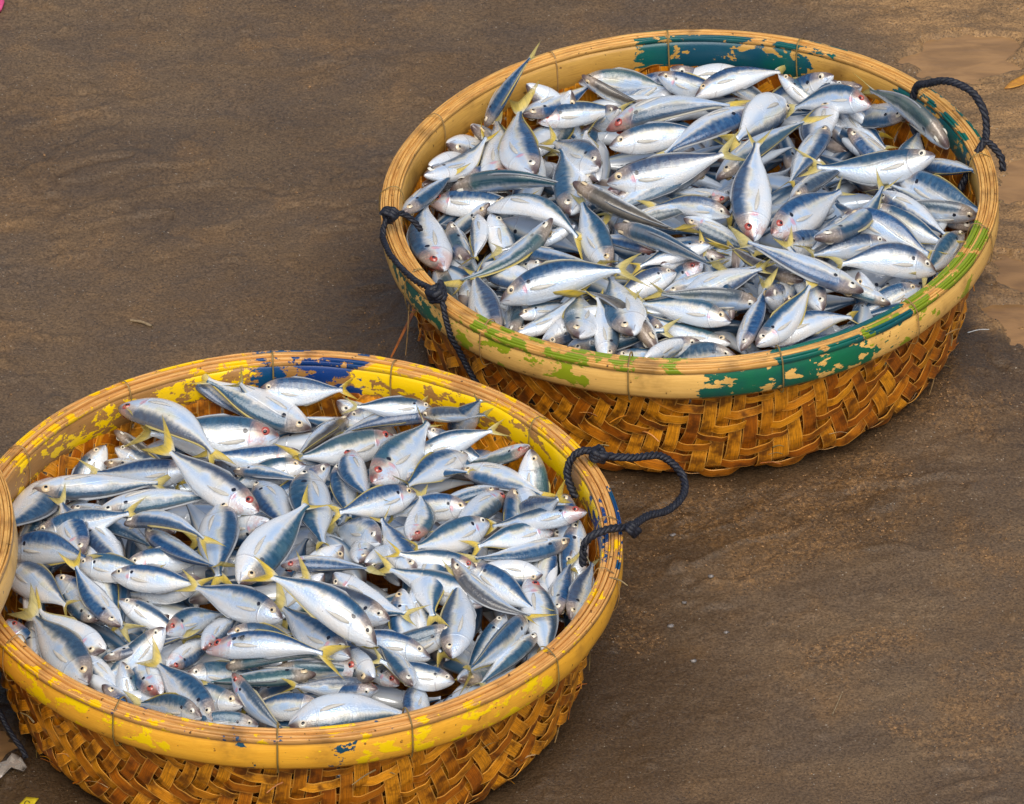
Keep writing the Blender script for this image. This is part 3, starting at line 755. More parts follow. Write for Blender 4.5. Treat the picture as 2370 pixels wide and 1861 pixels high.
_cache = {}
def fish_parts(bl, bd, deep, tv):
    """meshes of one fish: x runs from snout (0) to tail root (1), z is the back, y the side"""
    key = (round(bl / 0.03), round(bd / 0.03), deep, tv)
    if key in _cache: return _cache[key]
    bl, bd = key[0] * 0.03, key[1] * 0.03
    dh, dw = fish_shape(deep)
    def bend(V):
        V = np.array(V, float); x = V[:, 0]
        f = 4 * x * (1 - x)
        V[:, 1] += bl * f; V[:, 2] += bd * f
        return V
    ss = np.r_[0, .006, .018, .035, .055, .08, .11, .145, .18, .21, .232, .246, .262, .30, .35, .41, .47, .53, .59, .65, .71, .77, .82, .87, .91, .95, .98, 1.0]
    ns, na = len(ss), 20
    ph = np.arange(na) * 2 * math.pi / na
    top, bot, wid = _smooth(ss, _TOP) * dh, _smooth(ss, _BOT) * dh, _smooth(ss, _WID) * dw
    sn, cs = np.sin(ph), np.cos(ph)
    lens = np.sign(cs) * np.abs(cs) ** 1.08
    Z = np.where(sn[None] >= 0, sn[None] * top[:, None], sn[None] * bot[:, None]) - 0.004
    Y = lens[None] * wid[:, None]
    X = np.repeat(ss[:, None], na, 1)
    V = np.stack([X, Y, Z], -1).reshape(-1, 3)
    F = grid_faces(ns, na, wrap_v=True) + [tuple(range(na)), tuple(range((ns - 1) * na, ns * na))[::-1]]
    body = mesh_from('fish_body', bend(V), F, SKIN, attrs=dict(fs=np.repeat(ss, na), ft=np.tile(sn, ns)))
    P = {'body': body}
    # forked tail fin
    spread, curl = ((0.78, 0.05), (1.0, -0.04), (1.15, 0.09))[tv]
    a = np.linspace(-1, 1, 11); b = np.linspace(0, 1, 6)
    A, Bv = np.meshgrid(a, b, indexing='ij')
    fx = 0.955 + Bv * (0.080 + 0.165 * np.abs(A) ** 1.2)
    fz = A * (0.028 + Bv ** 0.85 * 0.118 * spread)
    fy0 = curl * Bv ** 1.6 * (1 + 0.5 * A) * 0.8
    th = 0.0045 * (1 - 0.75 * Bv) * (1 - 0.6 * np.abs(A) ** 3)
    V1 = np.stack([fx, fy0 + th, fz], -1).reshape(-1, 3); V2 = np.stack([fx, fy0 - th, fz], -1).reshape(-1, 3)
    F = grid_faces(11, 6) + [f[::-1] for f in grid_faces(11, 6, off=66)]
    rim = [i * 6 for i in range(11)] + [60 + j for j in range(1, 6)] + [i * 6 + 5 for i in range(9, -1, -1)] + [j for j in range(4, 0, -1)]
    F += [(rim[i], rim[i - 1], rim[i - 1] + 66, rim[i] + 66) for i in range(len(rim))]
    P['tail_fin'] = mesh_from('tail_fin', bend(np.vstack([V1, V2])), F, FIN, attrs=dict(fb=np.tile(Bv.ravel(), 2)))
    # low fins along back and belly
    def ridge(name, s0, s1, h0, sgn, tab):
        s = np.linspace(s0, s1, 12); base = _smooth(s, tab) * dh * 0.97
        hh = h0 * np.interp(np.linspace(0, 1, 12), [0, .08, .2, .5, 1], [.2, 1, .75, .45, .25])
        lean = 0.012 * (1 if tv != 1 else -1)
        rows = [np.stack([s + 0.0, 0 * s - 0.004, sgn * base - 0.004], -1), np.stack([s, 0 * s + 0.004, sgn * base - 0.004], -1), np.stack([s + hh * 0.9, 0 * s + lean + 0.0015, sgn * (base + hh) - 0.004], -1), np.stack([s + hh * 0.9, 0 * s + lean - 0.0015, sgn * (base + hh) - 0.004], -1)]
        V = np.stack(rows, 1).reshape(-1, 3)
        F = grid_faces(12, 4, wrap_v=True) + [(0, 1, 2, 3), (47, 46, 45, 44)]
        return mesh_from(name, bend(V), F, EDGE_FIN)
    P['dorsal_fin'] = ridge('dorsal_fin', 0.36, 0.93, 0.022, 1, _TOP)
    P['anal_fin'] = ridge('anal_fin', 0.50, 0.93, 0.018, -1, _BOT)
    for sd_ in (1, -1):
        n = 8; s = np.linspace(0, 1, n)
        wl = 0.020 * np.interp(s, [0, .25, .6, 1], [.45, 1, .8, .05])
        xx = 0.262 + 0.215 * s; zz = -0.02 - 0.045 * s + 0.02 * s * s
        yy = sd_ * (_smooth(xx, _WID) * dw * np.sqrt(np.clip(1 - (zz / (dh * 0.95)) ** 2, 0.1, 1)) + 0.0035 + 0.010 * s)
        rows = []
        for e, o in ((-1, .0008), (1, .0008), (1, -.0008), (-1, -.0008)):
            rows.append(np.stack([xx, yy + sd_ * o, zz + e * wl], -1))
        V = np.stack(rows, 1).reshape(-1, 3)
        F = grid_faces(n, 4, wrap_v=True) + [(0, 1, 2, 3), tuple(range(n * 4 - 4, n * 4))[::-1]]
        P['pectoral_fin%+d' % sd_] = mesh_from('pectoral_fin', bend(V), F, PALE_FIN)
        # eye set into the head
        ex, ez = 0.112, 0.30 * dh * 0.62 + 0.008
        ey = _smooth(np.array([ex]), _WID)[0] * dw * math.sqrt(max(0.1, 1 - (ez / (_smooth(np.array([ex]), _TOP)[0] * dh)) ** 2))
        def disc(rad, bulge, y0, rings, seg):
            V = [(ex, sd_ * (y0 + bulge), ez)]; F = []
            for r_ in range(1, rings + 1):
                q = r_ / rings
                for g in range(seg):
                    t_ = g * 2 * math.pi / seg
                    V.append((ex + rad * q * math.cos(t_), sd_ * (y0 + bulge * (1 - q * q) - (0.35 * rad if r_ == rings else 0)), ez + rad * q * math.sin(t_)))
            F += [(0, 1 + g, 1 + (g + 1) % seg) for g in range(seg)]
            for r_ in range(rings - 1):
                o = 1 + r_ * seg
                F += [(o + g, o + seg + g, o + seg + (g + 1) % seg, o + (g + 1) % seg) for g in range(seg)]
            return bend(V), F
        V, F = disc(0.0375, 0.008, ey + 0.001, 4, 14); P['eye%+d' % sd_] = mesh_from('eye', V, F, EYE)
        V, F = disc(0.0190, 0.005, ey + 0.0074, 4, 12); P['pupil%+d' % sd_] = mesh_from('pupil', V, F, PUPIL)
    _cache[key] = P
    return P

def fish_matrix(head, tail, dors):
    h, t = Vector(head), Vector(tail)
    x = t - h; L = x.length; x /= L
    z = Vector(dors); z -= x * z.dot(x); z.normalize()
    y = z.cross(x)
    m = Matrix((x, y, z)).transposed().to_4x4()
    return Matrix.Translation(h) @ m @ Matrix.Scale(L, 4)

BASKETS = [basket_far, basket_near]
def basket_matrix(b):
    return Matrix.Translation(b.location) @ b.rotation_euler.to_matrix().to_4x4()
BM = [basket_matrix(b) for b in BASKETS]

# one line per fish: basket, snout xyz, tail-root xyz (mm, in the basket), back direction (%), depth, side bend, back bend, marks | label
FISH = """
0 -230 319 213 -148 297 111 -76 -36 -54 1 0 -6 -|half-buried plain silver fish, head to upper left, by back left rim of back basket
0 -378 102 187 -303 203 120 78 -18 60 1 -1 0 o|half-buried olive-brown backed fish, head to lower left, by back left rim of back basket
0 -370 126 203 -297 220 108 -34 -52 -78 1 0 -5 -|half-buried plain silver fish, head to lower left, by back left rim of back basket
0 -345 185 202 -265 258 104 5 -82 -57 1 2 -2 -|half-buried blue-edged silver fish, head to left, by back left rim of back basket
0 -310 239 196 -216 300 106 43 -89 -16 1 -5 2 -|half-buried dark-backed slender fish, head to left, by back left rim of back basket
0 -115 31 213 13 54 172 11 68 73 1 -1 7 r|half-buried red-headed plain silver fish, head to left, at centre of back basket
0 -101 5 221 13 65 168 9 55 83 1 0 -1 -|half-buried plain silver fish, head to left, at centre of back basket
0 234 -160 188 271 -250 92 -92 -38 0 1 0 -1 -|half-buried blue-edged silver fish, head to upper left, by front right rim of back basket
0 110 -250 193 124 -117 187 88 -7 47 1 2 -2 -|half-buried blue-edged silver fish, head to bottom, front right of centre in back basket
0 414 1 170 275 21 177 2 -21 98 1 1 -1 -|half-buried blue-backed fish, head to right, by right rim of back basket
0 -312 -91 185 -358 22 128 -40 28 87 1 0 0 -|half-buried blue-backed fish, head to lower right, by left rim of back basket
0 -358 -77 174 -313 -197 107 57 -23 79 1 -3 -3 g|half-buried teal-backed fish, head to upper left, by left rim of back basket
0 48 -146 211 -84 -121 166 -33 -3 94 1 -2 3 -|half-buried blue-edged silver fish, head to right, front of centre in back basket
0 -325 128 176 -234 219 136 9 33 94 1 -1 -4 -|half-buried blue-edged silver fish, head to lower left, by back left rim of back basket
0 -212 170 186 -257 45 148 -91 21 36 1 0 -4 -|half-buried plain silver fish, head to upper right, by back left rim of back basket
0 -46 321 174 -126 348 106 -61 16 78 2 0 -1 -|half-buried broad blue-edged silver fish, head to right, by back rim of back basket
0 -19 391 188 101 356 111 57 44 69 2 0 -3 -|half-buried broad silver fish, head to left, by back rim of back basket
0 105 322 169 203 309 119 46 32 83 1 0 1 r|half-buried red-headed silver fish, head to left, by back right rim of back basket, left one
0 197 277 169 285 235 86 -72 -36 -59 1 0 0 -|half-buried plain silver fish, head to left, by back right rim of back basket
0 234 236 171 319 146 124 -70 -71 11 1 0 0 -|half-buried blue-backed fish, head to upper left, by back right rim of back basket
0 146 359 157 247 276 151 -52 -58 -63 1 0 0 r|half-buried red-headed silver fish, head to left, by back right rim of back basket, right one
0 126 -247 199 155 -120 161 71 -35 -61 1 0 -2 -|half-buried plain silver fish, head to bottom, front right of centre in back basket
0 130 -119 209 213 -22 154 -11 55 82 1 0 -1 -|half-buried plain silver fish, head to lower left, right of centre in back basket
0 181 -255 188 139 -128 214 91 22 36 1 0 0 -|half-buried plain silver fish, head to bottom, by front right rim of back basket
0 -371 80 171 -238 44 186 14 79 60 1 0 1 r|half-buried red-headed white-bellied fish, head to left, by left rim of back basket
0 -252 -275 174 -256 -134 153 63 13 77 1 -2 1 -|half-buried blue-backed fish, head to bottom, by front left rim of back basket
0 -340 6 185 -289 -119 145 -64 -45 62 1 -4 2 -|half-buried dark-backed slender fish, head to upper left, by left rim of back basket
0 -281 18 188 -252 -107 146 95 26 -14 1 -1 3 -|half-buried white-bellied fish, head to upper left, by left rim of back basket
0 -320 -111 171 -264 -241 144 87 29 39 1 0 -4 -|half-buried plain silver fish, head to upper left, by front left rim of back basket
0 -175 -310 178 -40 -306 199 12 -81 -58 1 1 -3 -|half-buried blue-edged silver fish, head to lower left, by front rim of back basket
0 -210 -294 178 -85 -265 214 34 -66 -67 1 0 -3 -|half-buried plain silver fish, head to lower left, by front left rim of back basket
0 -42 -161 213 64 -79 166 -18 65 74 0 0 0 -|half-buried plain silver fish, head to lower left, front of centre in back basket
0 55 -274 193 19 -144 214 59 4 81 1 0 -1 -|half-buried blue-edged silver fish, head to bottom, front of centre in back basket
0 94 -253 205 -42 -264 233 21 -21 96 1 -1 1 -|half-buried blue-backed fish, head to lower right, by front rim of back basket
0 -41 -217 199 93 -179 215 27 -96 4 1 1 -1 -|half-buried blue-backed fish, head to lower left, front of centre in back basket
0 104 -271 227 148 -162 145 -2 60 80 1 0 -1 -|half-buried plain silver fish, head to lower left, by front right rim of back basket
0 -12 389 178 -133 345 140 -38 26 89 1 0 1 -|half-buried blue-edged silver fish, head to right, by back rim of back basket
0 92 378 181 -48 367 145 24 -66 -71 1 -1 -5 -|half-buried plain silver fish, head to right, by back rim of back basket
0 -154 360 188 -23 369 166 15 22 96 1 2 4 -|half-buried blue-edged silver fish, head to left, by back rim of back basket
0 217 322 209 97 357 132 -27 64 71 1 0 -2 -|half-buried plain silver fish, head to right, by back right rim of back basket
0 257 292 207 136 344 148 -34 24 91 1 1 -3 -|half-buried blue-edged silver fish, head to right, by back right rim of back basket
0 -164 307 207 -226 293 94 87 -18 -46 1 -1 8 -|half-buried plain silver fish, head to right, by back left rim of back basket
0 324 219 205 222 296 148 -36 -81 -46 1 0 -1 -|half-buried blue-edged silver fish, head to lower right, by back right rim of back basket
0 -237 262 197 -137 363 179 68 -71 -20 0 -2 2 -|blue-edged silver fish, head to lower left, by back left rim of back basket
0 -214 276 175 -93 305 172 -13 61 79 1 0 2 r|red-headed plain silver fish, head to left, by back left rim of back basket
0 -377 94 208 -290 220 188 -76 57 30 0 6 -10 -|slim white-bellied fish, head to lower left, by back left rim of back basket
0 -168 -22 210 -180 144 212 -98 -7 18 2 -1 -5 -|broad blue-edged silver fish, head to bottom, left of centre in back basket
0 -111 164 201 33 194 200 -12 61 78 1 0 3 -|plain silver fish, head to left, back of centre in back basket
0 -38 364 192 61 357 168 24 49 84 2 0 -6 p|pink-gilled broad silver fish, head to left, by back rim of back basket
0 -149 353 204 -51 326 163 24 -42 87 0 -7 -4 o|olive-brown backed fish, head to left, by back rim of back basket
0 -97 285 187 -149 339 122 -32 59 74 2 -1 -4 -|broad silver fish, head to lower right, by back rim of back basket
0 50 344 198 135 344 141 55 5 83 0 0 0 -|blue-edged silver fish, head to left, by back rim of back basket
0 147 297 182 74 153 212 47 -40 -79 2 0 -2 -|broad silver fish, head to upper right, by back right rim of back basket
0 -128 58 212 -145 220 191 -81 -16 -57 0 -2 4 -|slim white-bellied fish, head to bottom, back left of centre in back basket
0 60 6 210 -46 26 213 -18 -92 -34 1 2 3 r|red-headed blue-edged silver fish, head to right, at centre of back basket
0 91 104 203 58 8 181 76 -12 -64 0 -1 2 -|slim white-bellied fish, head to upper right, at centre of back basket
0 217 268 191 186 107 201 -98 19 2 1 2 8 p|pink-gilled white-bellied fish, head to top, by back right rim of back basket
0 224 294 171 289 220 145 68 38 62 1 0 0 -|plain silver fish, head to upper left, by back right rim of back basket
0 305 94 181 335 204 184 -89 23 39 2 0 -4 -|broad silver fish, head to bottom, by back right rim of back basket
0 374 113 213 268 241 232 -20 -31 93 2 -5 2 g|teal-backed fish, head to lower right, by back right rim of back basket
0 213 298 216 279 244 155 76 57 30 1 0 1 -|white-bellied fish, head to left, by back right rim of back basket
0 138 347 198 229 291 162 59 62 52 0 2 -7 -|slim white-bellied fish, head to left, by back right rim of back basket
0 330 135 171 411 50 212 -64 -73 -23 0 0 0 -|slender blue-backed fish, head to left, by right rim of back basket
0 300 86 187 416 -4 180 33 37 87 2 -1 -4 -|broad silver fish, head to upper left, by right rim of back basket
0 145 -8 210 228 98 193 79 -60 15 0 4 -3 -|slender blue-backed fish, head to lower left, right of centre in back basket, left one
0 269 32 194 362 -56 174 -65 -58 -49 0 1 -2 -|blue-edged silver fish, head to upper left, by right rim of back basket
0 259 -5 197 363 -79 175 50 47 73 1 0 -2 p|pink-gilled plain silver fish, head to upper left, by right rim of back basket
0 320 -182 174 227 -226 154 -39 46 80 2 0 2 -|broad silver fish, head to right, by front right rim of back basket, right one
0 233 -23 195 169 -120 200 -81 55 18 0 1 1 -|slim white-bellied fish, head to upper right, right of centre in back basket
0 -283 47 187 -366 51 110 17 -96 -24 1 0 0 -|blue-backed fish, head to right, by left rim of back basket
0 -203 -126 196 -295 -92 149 -4 78 63 1 0 0 -|white-bellied fish, head to right, by front left rim of back basket
0 -296 -108 184 -203 -170 193 -45 -74 -51 2 -1 3 p|pink-gilled broad blue-edged silver fish, head to left, by front left rim of back basket
0 -301 22 184 -305 -95 189 -91 1 -41 0 -2 -3 -|slim white-bellied fish, head to top, by left rim of back basket
0 28 -139 228 -72 -157 208 -24 86 44 1 1 2 -|white-bellied fish, head to right, front of centre in back basket
0 59 -46 215 -50 -19 216 7 24 97 1 -2 5 -|blue-edged silver fish, head to right, at centre of back basket
0 16 -167 218 -68 -181 147 -59 56 58 2 0 1 r|red-headed broad silver fish, head to upper right, front of centre in back basket
0 -123 -364 190 -131 -249 220 99 9 -11 1 1 6 -|plain silver fish, head to bottom, by front rim of back basket
0 -39 -294 190 -114 -222 166 12 43 89 2 0 0 -|broad silver fish, head to lower right, by front rim of back basket
0 59 -344 178 -47 -327 146 -21 38 90 2 -2 9 -|broad silver fish, head to right, by front rim of back basket
0 9 -312 184 -94 -334 173 -15 21 97 1 0 1 -|blue-edged silver fish, head to right, by front rim of back basket
0 -219 85 209 -238 250 212 95 10 31 2 1 -8 p|pink-gilled broad silver fish, head to bottom, by back left rim of back basket
0 -283 113 179 -274 272 181 97 -6 22 2 -2 6 r|red-headed broad blue-edged silver fish, head to bottom, by back left rim of back basket
0 -290 239 193 -221 257 297 11 -99 10 0 2 -1 -|dark-backed slender fish, head to lower left, by back left rim of back basket
0 -125 62 232 -190 181 202 63 49 60 2 0 -1 -|broad silver fish, head to lower right, back left of centre in back basket
0 -341 93 182 -167 41 215 -32 -56 76 0 6 2 g|teal-backed fish, head to left, by left rim of back basket
0 -115 222 191 65 232 219 8 -98 -16 0 5 -5 r|red-headed slender blue-backed fish, head to left, back of centre in back basket
0 102 237 207 -30 137 203 60 -80 -4 1 -2 -2 -|blue-backed fish, head to upper right, back of centre in back basket
0 -115 18 235 53 32 269 -21 54 82 1 0 -4 p|pink-gilled plain silver fish, head to left, at centre of back basket
0 15 318 182 140 363 192 -33 80 49 1 -3 5 -|white-bellied fish, head to left, by back rim of back basket
0 269 238 209 158 283 179 9 69 72 2 2 10 r|red-headed broad silver fish, head to right, by back right rim of back basket
0 202 183 211 147 65 194 83 -44 34 2 1 1 -|blue-backed fish, head to upper right, back right of centre in back basket
0 409 4 142 286 63 186 -46 -88 -11 1 -1 -1 -|blue-backed fish, head to lower right, by right rim of back basket
0 115 -99 216 216 20 206 -50 49 71 2 0 0 r|red-headed broad silver fish, head to lower left, right of centre in back basket
0 220 -43 209 335 -111 181 42 38 82 2 0 3 p|pink-gilled broad silver fish, head to upper left, by right rim of back basket
0 277 -87 190 170 -134 202 -14 53 84 1 0 1 -|plain silver fish, head to right, by front right rim of back basket
0 387 -41 169 328 -154 175 -43 28 86 1 0 0 -|blue-edged silver fish, head to upper right, by right rim of back basket
0 344 -148 176 209 -160 202 11 52 84 2 0 10 -|broad silver fish, head to right, by front right rim of back basket, left one
0 156 -214 213 56 -109 205 -63 -55 54 0 5 1 o|olive-brown backed fish, head to lower right, front right of centre in back basket
0 277 -220 172 175 -195 194 -26 -96 -10 0 -3 -3 -|slender blue-backed fish, head to right, by front right rim of back basket
0 106 -319 178 221 -257 178 -40 75 53 1 -3 9 r|red-headed white-bellied fish, head to left, by front right rim of back basket
0 -349 -109 179 -376 56 185 -98 -16 9 2 1 5 r|red-headed broad blue-edged silver fish, head to bottom, by left rim of back basket
0 -286 21 194 -158 -76 207 56 78 29 0 -9 13 -|slim white-bellied fish, head to left, left of centre in back basket
0 -161 -52 211 -268 -70 185 -22 94 26 0 -3 -4 -|slim white-bellied fish, head to right, left of centre in back basket
0 -253 -84 194 -132 -144 202 -45 -86 24 0 -1 0 -|dark-backed slender fish, head to left, front left of centre in back basket
0 -244 -232 180 -152 -183 160 -28 76 59 0 -1 4 -|slim white-bellied fish, head to lower left, by front left rim of back basket, left one
0 -248 -267 175 -158 -197 196 -63 77 14 0 6 -8 -|slim white-bellied fish, head to lower left, by front left rim of back basket, right one
0 -158 -344 219 -158 -195 189 -97 5 24 2 -1 -2 -|broad silver fish, head to bottom, by front left rim of back basket
0 -274 -269 171 -304 -133 191 83 11 54 2 1 -4 -|broad blue-edged silver fish, head to bottom, by front left rim of back basket
0 -48 -121 207 -137 -74 204 -47 -88 -4 1 -4 -3 r|red-headed blue-backed fish, head to right, front left of centre in back basket
0 -93 -47 207 18 -21 215 24 -93 -29 0 1 -2 -|blue-edged silver fish, head to left, at centre of back basket
0 -8 -46 212 90 -79 171 -39 -89 -23 1 1 -2 p|pink-gilled blue-edged silver fish, head to left, at centre of back basket
0 -21 -174 208 -110 -222 195 -42 57 70 2 0 3 -|broad silver fish, head to upper right, front of centre in back basket
0 -51 -352 197 -150 -220 211 -55 -49 68 0 -8 -1 o|olive-brown backed fish, head to lower right, by front rim of back basket
0 52 -310 177 -67 -262 199 40 78 49 0 -2 -5 -|slim white-bellied fish, head to right, by front rim of back basket
0 -110 -368 201 -19 -334 167 -6 79 61 1 0 1 -|white-bellied fish, head to left, by front rim of back basket
0 32 52 234 -115 -25 207 47 -88 -5 1 -4 -3 -|blue-backed fish, head to upper right, at centre of back basket
0 41 45 216 172 142 246 59 -81 2 0 2 -2 -|slender blue-backed fish, head to lower left, back right of centre in back basket
0 89 -107 210 99 46 275 -98 -2 21 2 0 2 r|red-headed broad silver fish, head to bottom, at centre of back basket
0 354 88 217 185 91 203 -4 78 63 1 -2 -6 -|white-bellied fish, head to right, by right rim of back basket
0 175 -131 227 276 3 222 79 -58 20 0 -10 7 -|slender blue-backed fish, head to lower left, right of centre in back basket, right one
0 239 -232 202 80 -196 268 -23 -97 -1 0 0 0 -|slender blue-backed fish, head to lower right, by front right rim of back basket
0 86 -341 193 164 -239 223 -73 40 56 1 0 -6 p|pink-gilled plain silver fish, head to lower left, by front right rim of back basket
0 -407 5 201 -336 118 192 84 -52 18 0 -1 0 -|slender blue-backed fish, head to lower left, by left rim of back basket
0 -192 -55 225 -323 -152 191 49 -79 36 0 9 4 g|teal-backed fish, head to upper right, by left rim of back basket
0 -268 -214 195 -97 -197 230 -22 61 76 1 -1 7 p|pink-gilled plain silver fish, head to left, by front left rim of back basket
0 -163 -6 253 -19 -84 217 -29 -78 56 0 -4 0 o|olive-brown backed fish, head to upper left, at centre of back basket
0 -106 -99 239 28 -198 233 -34 -50 79 0 4 1 -|dark-backed slender fish, head to left, front of centre in back basket
0 -114 -137 195 -150 -14 225 82 10 56 2 1 -4 -|broad blue-edged silver fish, head to bottom, front left of centre in back basket
0 -83 -344 220 -113 -180 206 -98 -19 -8 2 0 1 -|broad silver fish, head to bottom, by front rim of back basket
0 53 -295 203 -72 -253 211 25 61 75 1 0 4 p|pink-gilled plain silver fish, head to right, by front rim of back basket
0 -11 -229 207 99 -196 222 31 -89 -33 2 0 1 -|broad blue-edged silver fish, head to left, front of centre in back basket
0 65 -340 184 104 -229 214 83 -40 40 1 -1 1 -|blue-backed fish, head to bottom, by front rim of back basket
0 -68 -383 207 1 -297 177 -5 -29 -95 0 0 0 -|slim white-bellied fish, head to left, by front rim of back basket
1 -301 131 179 -188 43 176 -61 -79 1 1 3 -3 -|half-buried blue-backed fish, head to left, by left rim of front basket
1 51 387 174 152 337 89 -64 -69 -36 1 2 -6 -|half-buried blue-edged silver fish, head to left, by back rim of front basket
1 312 177 168 305 43 156 -100 5 6 1 0 -2 -|half-buried plain silver fish, head to top, by right rim of front basket
1 321 169 170 358 94 124 65 -14 75 1 0 1 -|half-buried blue-edged silver fish, head to left, by right rim of front basket
1 363 147 190 369 20 159 78 -11 62 1 0 0 -|half-buried blue-edged silver fish, head to upper left, by right rim of front basket, left one
1 223 -250 177 300 -143 134 79 -61 -9 1 -2 2 -|half-buried blue-backed fish, head to lower left, by front right rim of front basket
1 -241 -258 175 -144 -331 117 -46 -84 28 1 2 -1 -|half-buried blue-backed fish, head to upper left, by front left rim of front basket
1 220 -159 196 92 -180 173 -21 27 94 1 2 -5 -|half-buried blue-edged silver fish, head to right, front right of centre in front basket
1 186 -222 192 53 -197 199 17 72 67 1 1 6 -|half-buried plain silver fish, head to lower right, by front right rim of front basket
1 256 -109 195 130 -46 207 35 56 75 1 0 1 r|half-buried red-headed plain silver fish, head to lower right, right of centre in front basket
1 46 203 199 -64 125 183 -40 38 83 1 2 -9 -|half-buried plain silver fish, head to right, back of centre in front basket
1 45 -68 214 -56 -112 129 68 -42 -60 1 0 3 -|half-buried plain silver fish, head to upper right, at centre of front basket
1 -22 405 108 -81 361 222 -74 -41 -54 1 0 1 -|half-buried plain silver fish, head to lower right, by back rim of front basket
1 214 347 141 249 278 252 -91 17 39 1 1 4 -|half-buried plain silver fish, head to lower left, by back right rim of front basket
1 280 254 170 169 321 115 5 69 73 1 -1 -3 -|half-buried plain silver fish, head to right, by back right rim of front basket
1 297 148 152 353 64 242 -39 54 75 1 0 -2 -|half-buried plain silver fish, head to lower left, by right rim of front basket
1 111 -264 195 24 -153 182 55 51 66 1 0 0 r|half-buried red-headed silver fish, head to lower right, front of centre in front basket, right one
1 146 -84 202 156 -212 160 -99 -11 11 1 0 1 -|half-buried plain silver fish, head to top, front right of centre in front basket
1 379 96 185 369 -28 131 -91 -10 40 1 0 0 -|half-buried blue-edged silver fish, head to upper left, by right rim of front basket, right one
1 353 96 175 370 -12 112 -99 -8 -13 1 0 -6 -|half-buried plain silver fish, head to upper left, by right rim of front basket, left one
1 372 43 173 365 -59 86 -98 15 -10 1 -1 -5 -|half-buried plain silver fish, head to upper left, by right rim of front basket, right one
1 294 171 182 280 32 151 -63 -11 77 1 2 -2 -|half-buried blue-backed fish, head to top, by right rim of front basket
1 -164 -288 181 -205 -152 165 -89 -31 -34 1 0 4 r|half-buried red-headed plain silver fish, head to bottom, by front left rim of front basket
1 -30 47 216 -131 99 147 25 -56 -79 1 0 3 r|half-buried red-headed plain silver fish, head to right, at centre of front basket
1 -345 71 178 -218 56 224 -23 56 80 1 0 -1 -|half-buried plain silver fish, head to lower left, by left rim of front basket
1 -266 34 191 -227 -95 154 96 27 5 1 1 -3 -|half-buried plain silver fish, head to upper left, by left rim of front basket
1 68 -7 216 -9 -106 169 78 -36 -52 2 0 -2 -|half-buried broad silver fish, head to upper right, at centre of front basket
1 117 2 214 53 111 158 43 60 67 2 0 2 -|half-buried broad silver fish, head to lower right, at centre of front basket
1 -311 -34 187 -219 -133 175 54 41 73 1 0 -2 -|half-buried plain silver fish, head to left, by left rim of front basket
1 -116 -79 212 -225 -27 152 -11 64 76 1 0 -4 -|half-buried plain silver fish, head to right, left of centre in front basket
1 -56 -312 183 -172 -247 166 22 60 77 1 0 1 -|half-buried plain silver fish, head to lower right, by front rim of front basket, left one
1 98 -266 204 -4 -181 163 19 60 78 1 0 1 r|half-buried red-headed silver fish, head to lower right, front of centre in front basket, left one
1 113 -292 212 57 -177 176 -47 -47 -75 1 0 0 -|half-buried plain silver fish, head to lower right, by front rim of front basket, right one
1 -250 301 185 -164 260 139 -19 -89 42 0 1 0 o|olive-brown backed fish, head to left, by back left rim of front basket, right one
1 -263 290 169 -308 205 107 -92 31 24 2 1 4 -|broad silver fish, head to upper right, by back left rim of front basket
1 -248 289 166 -161 227 147 57 62 55 1 0 -1 -|plain silver fish, head to left, by back left rim of front basket
1 -327 214 166 -386 64 194 93 -37 -4 2 2 3 r|red-headed broad blue-edged silver fish, head to upper right, by left rim of front basket
1 -340 145 169 -365 62 107 79 -50 36 1 -6 -6 -|blue-backed fish, head to upper right, by left rim of front basket
1 -263 256 163 -160 231 154 -23 -97 6 1 2 -1 o|olive-brown backed fish, head to left, by back left rim of front basket, left one
1 -156 406 210 -73 359 165 -45 -89 10 1 0 0 r|red-headed blue-backed fish, head to upper left, by back rim of front basket
1 -184 345 181 -87 356 132 5 -99 -12 0 -4 3 -|slender blue-backed fish, head to left, by back rim of front basket
1 -24 278 192 -202 272 204 3 62 78 2 0 -2 r|red-headed broad silver fish, head to right, by back rim of front basket
1 -84 196 192 9 143 215 -52 -83 18 0 2 -1 -|dark-backed slender fish, head to left, back of centre in front basket
1 66 362 161 -31 369 114 -28 67 68 1 -1 -3 p|pink-gilled plain silver fish, head to right, by back rim of front basket, right one
1 66 356 169 166 354 187 -14 57 81 2 0 -2 -|broad silver fish, head to left, by back rim of front basket, right one
1 185 344 191 79 329 206 -1 76 65 1 0 1 -|white-bellied fish, head to right, by back rim of front basket
1 167 332 191 257 288 221 -29 5 95 0 -1 -1 -|blue-edged silver fish, head to left, by back right rim of front basket
1 174 291 196 261 262 157 48 62 62 1 0 -3 -|plain silver fish, head to left, by back right rim of front basket, right one
1 58 217 191 74 119 170 -98 -18 11 2 0 0 -|broad blue-edged silver fish, head to top, back of centre in front basket
1 231 264 171 150 149 201 -62 58 53 1 1 4 -|white-bellied fish, head to upper right, by back right rim of front basket
1 316 228 210 231 269 156 -35 -93 -15 1 3 2 gr|red-headed teal-backed fish, head to right, by back right rim of front basket
1 318 227 207 335 156 111 97 -9 24 2 0 -2 g|teal-backed fish, head to upper left, by back right rim of front basket
1 -285 -16 193 -183 -56 206 13 59 79 2 0 0 -|broad silver fish, head to left, left of centre in front basket
1 -382 2 173 -294 -103 189 52 53 67 2 0 2 -|broad silver fish, head to upper left, by left rim of front basket
1 -372 -101 165 -321 -185 115 88 33 35 2 0 -1 r|red-headed broad silver fish, head to upper left, by left rim of front basket
1 -225 -99 195 -138 -148 169 52 63 58 1 0 -1 -|plain silver fish, head to left, front left of centre in front basket
1 -279 78 191 -219 -34 201 -86 -48 -18 1 0 -1 p|pink-gilled blue-edged silver fish, head to upper left, by left rim of front basket
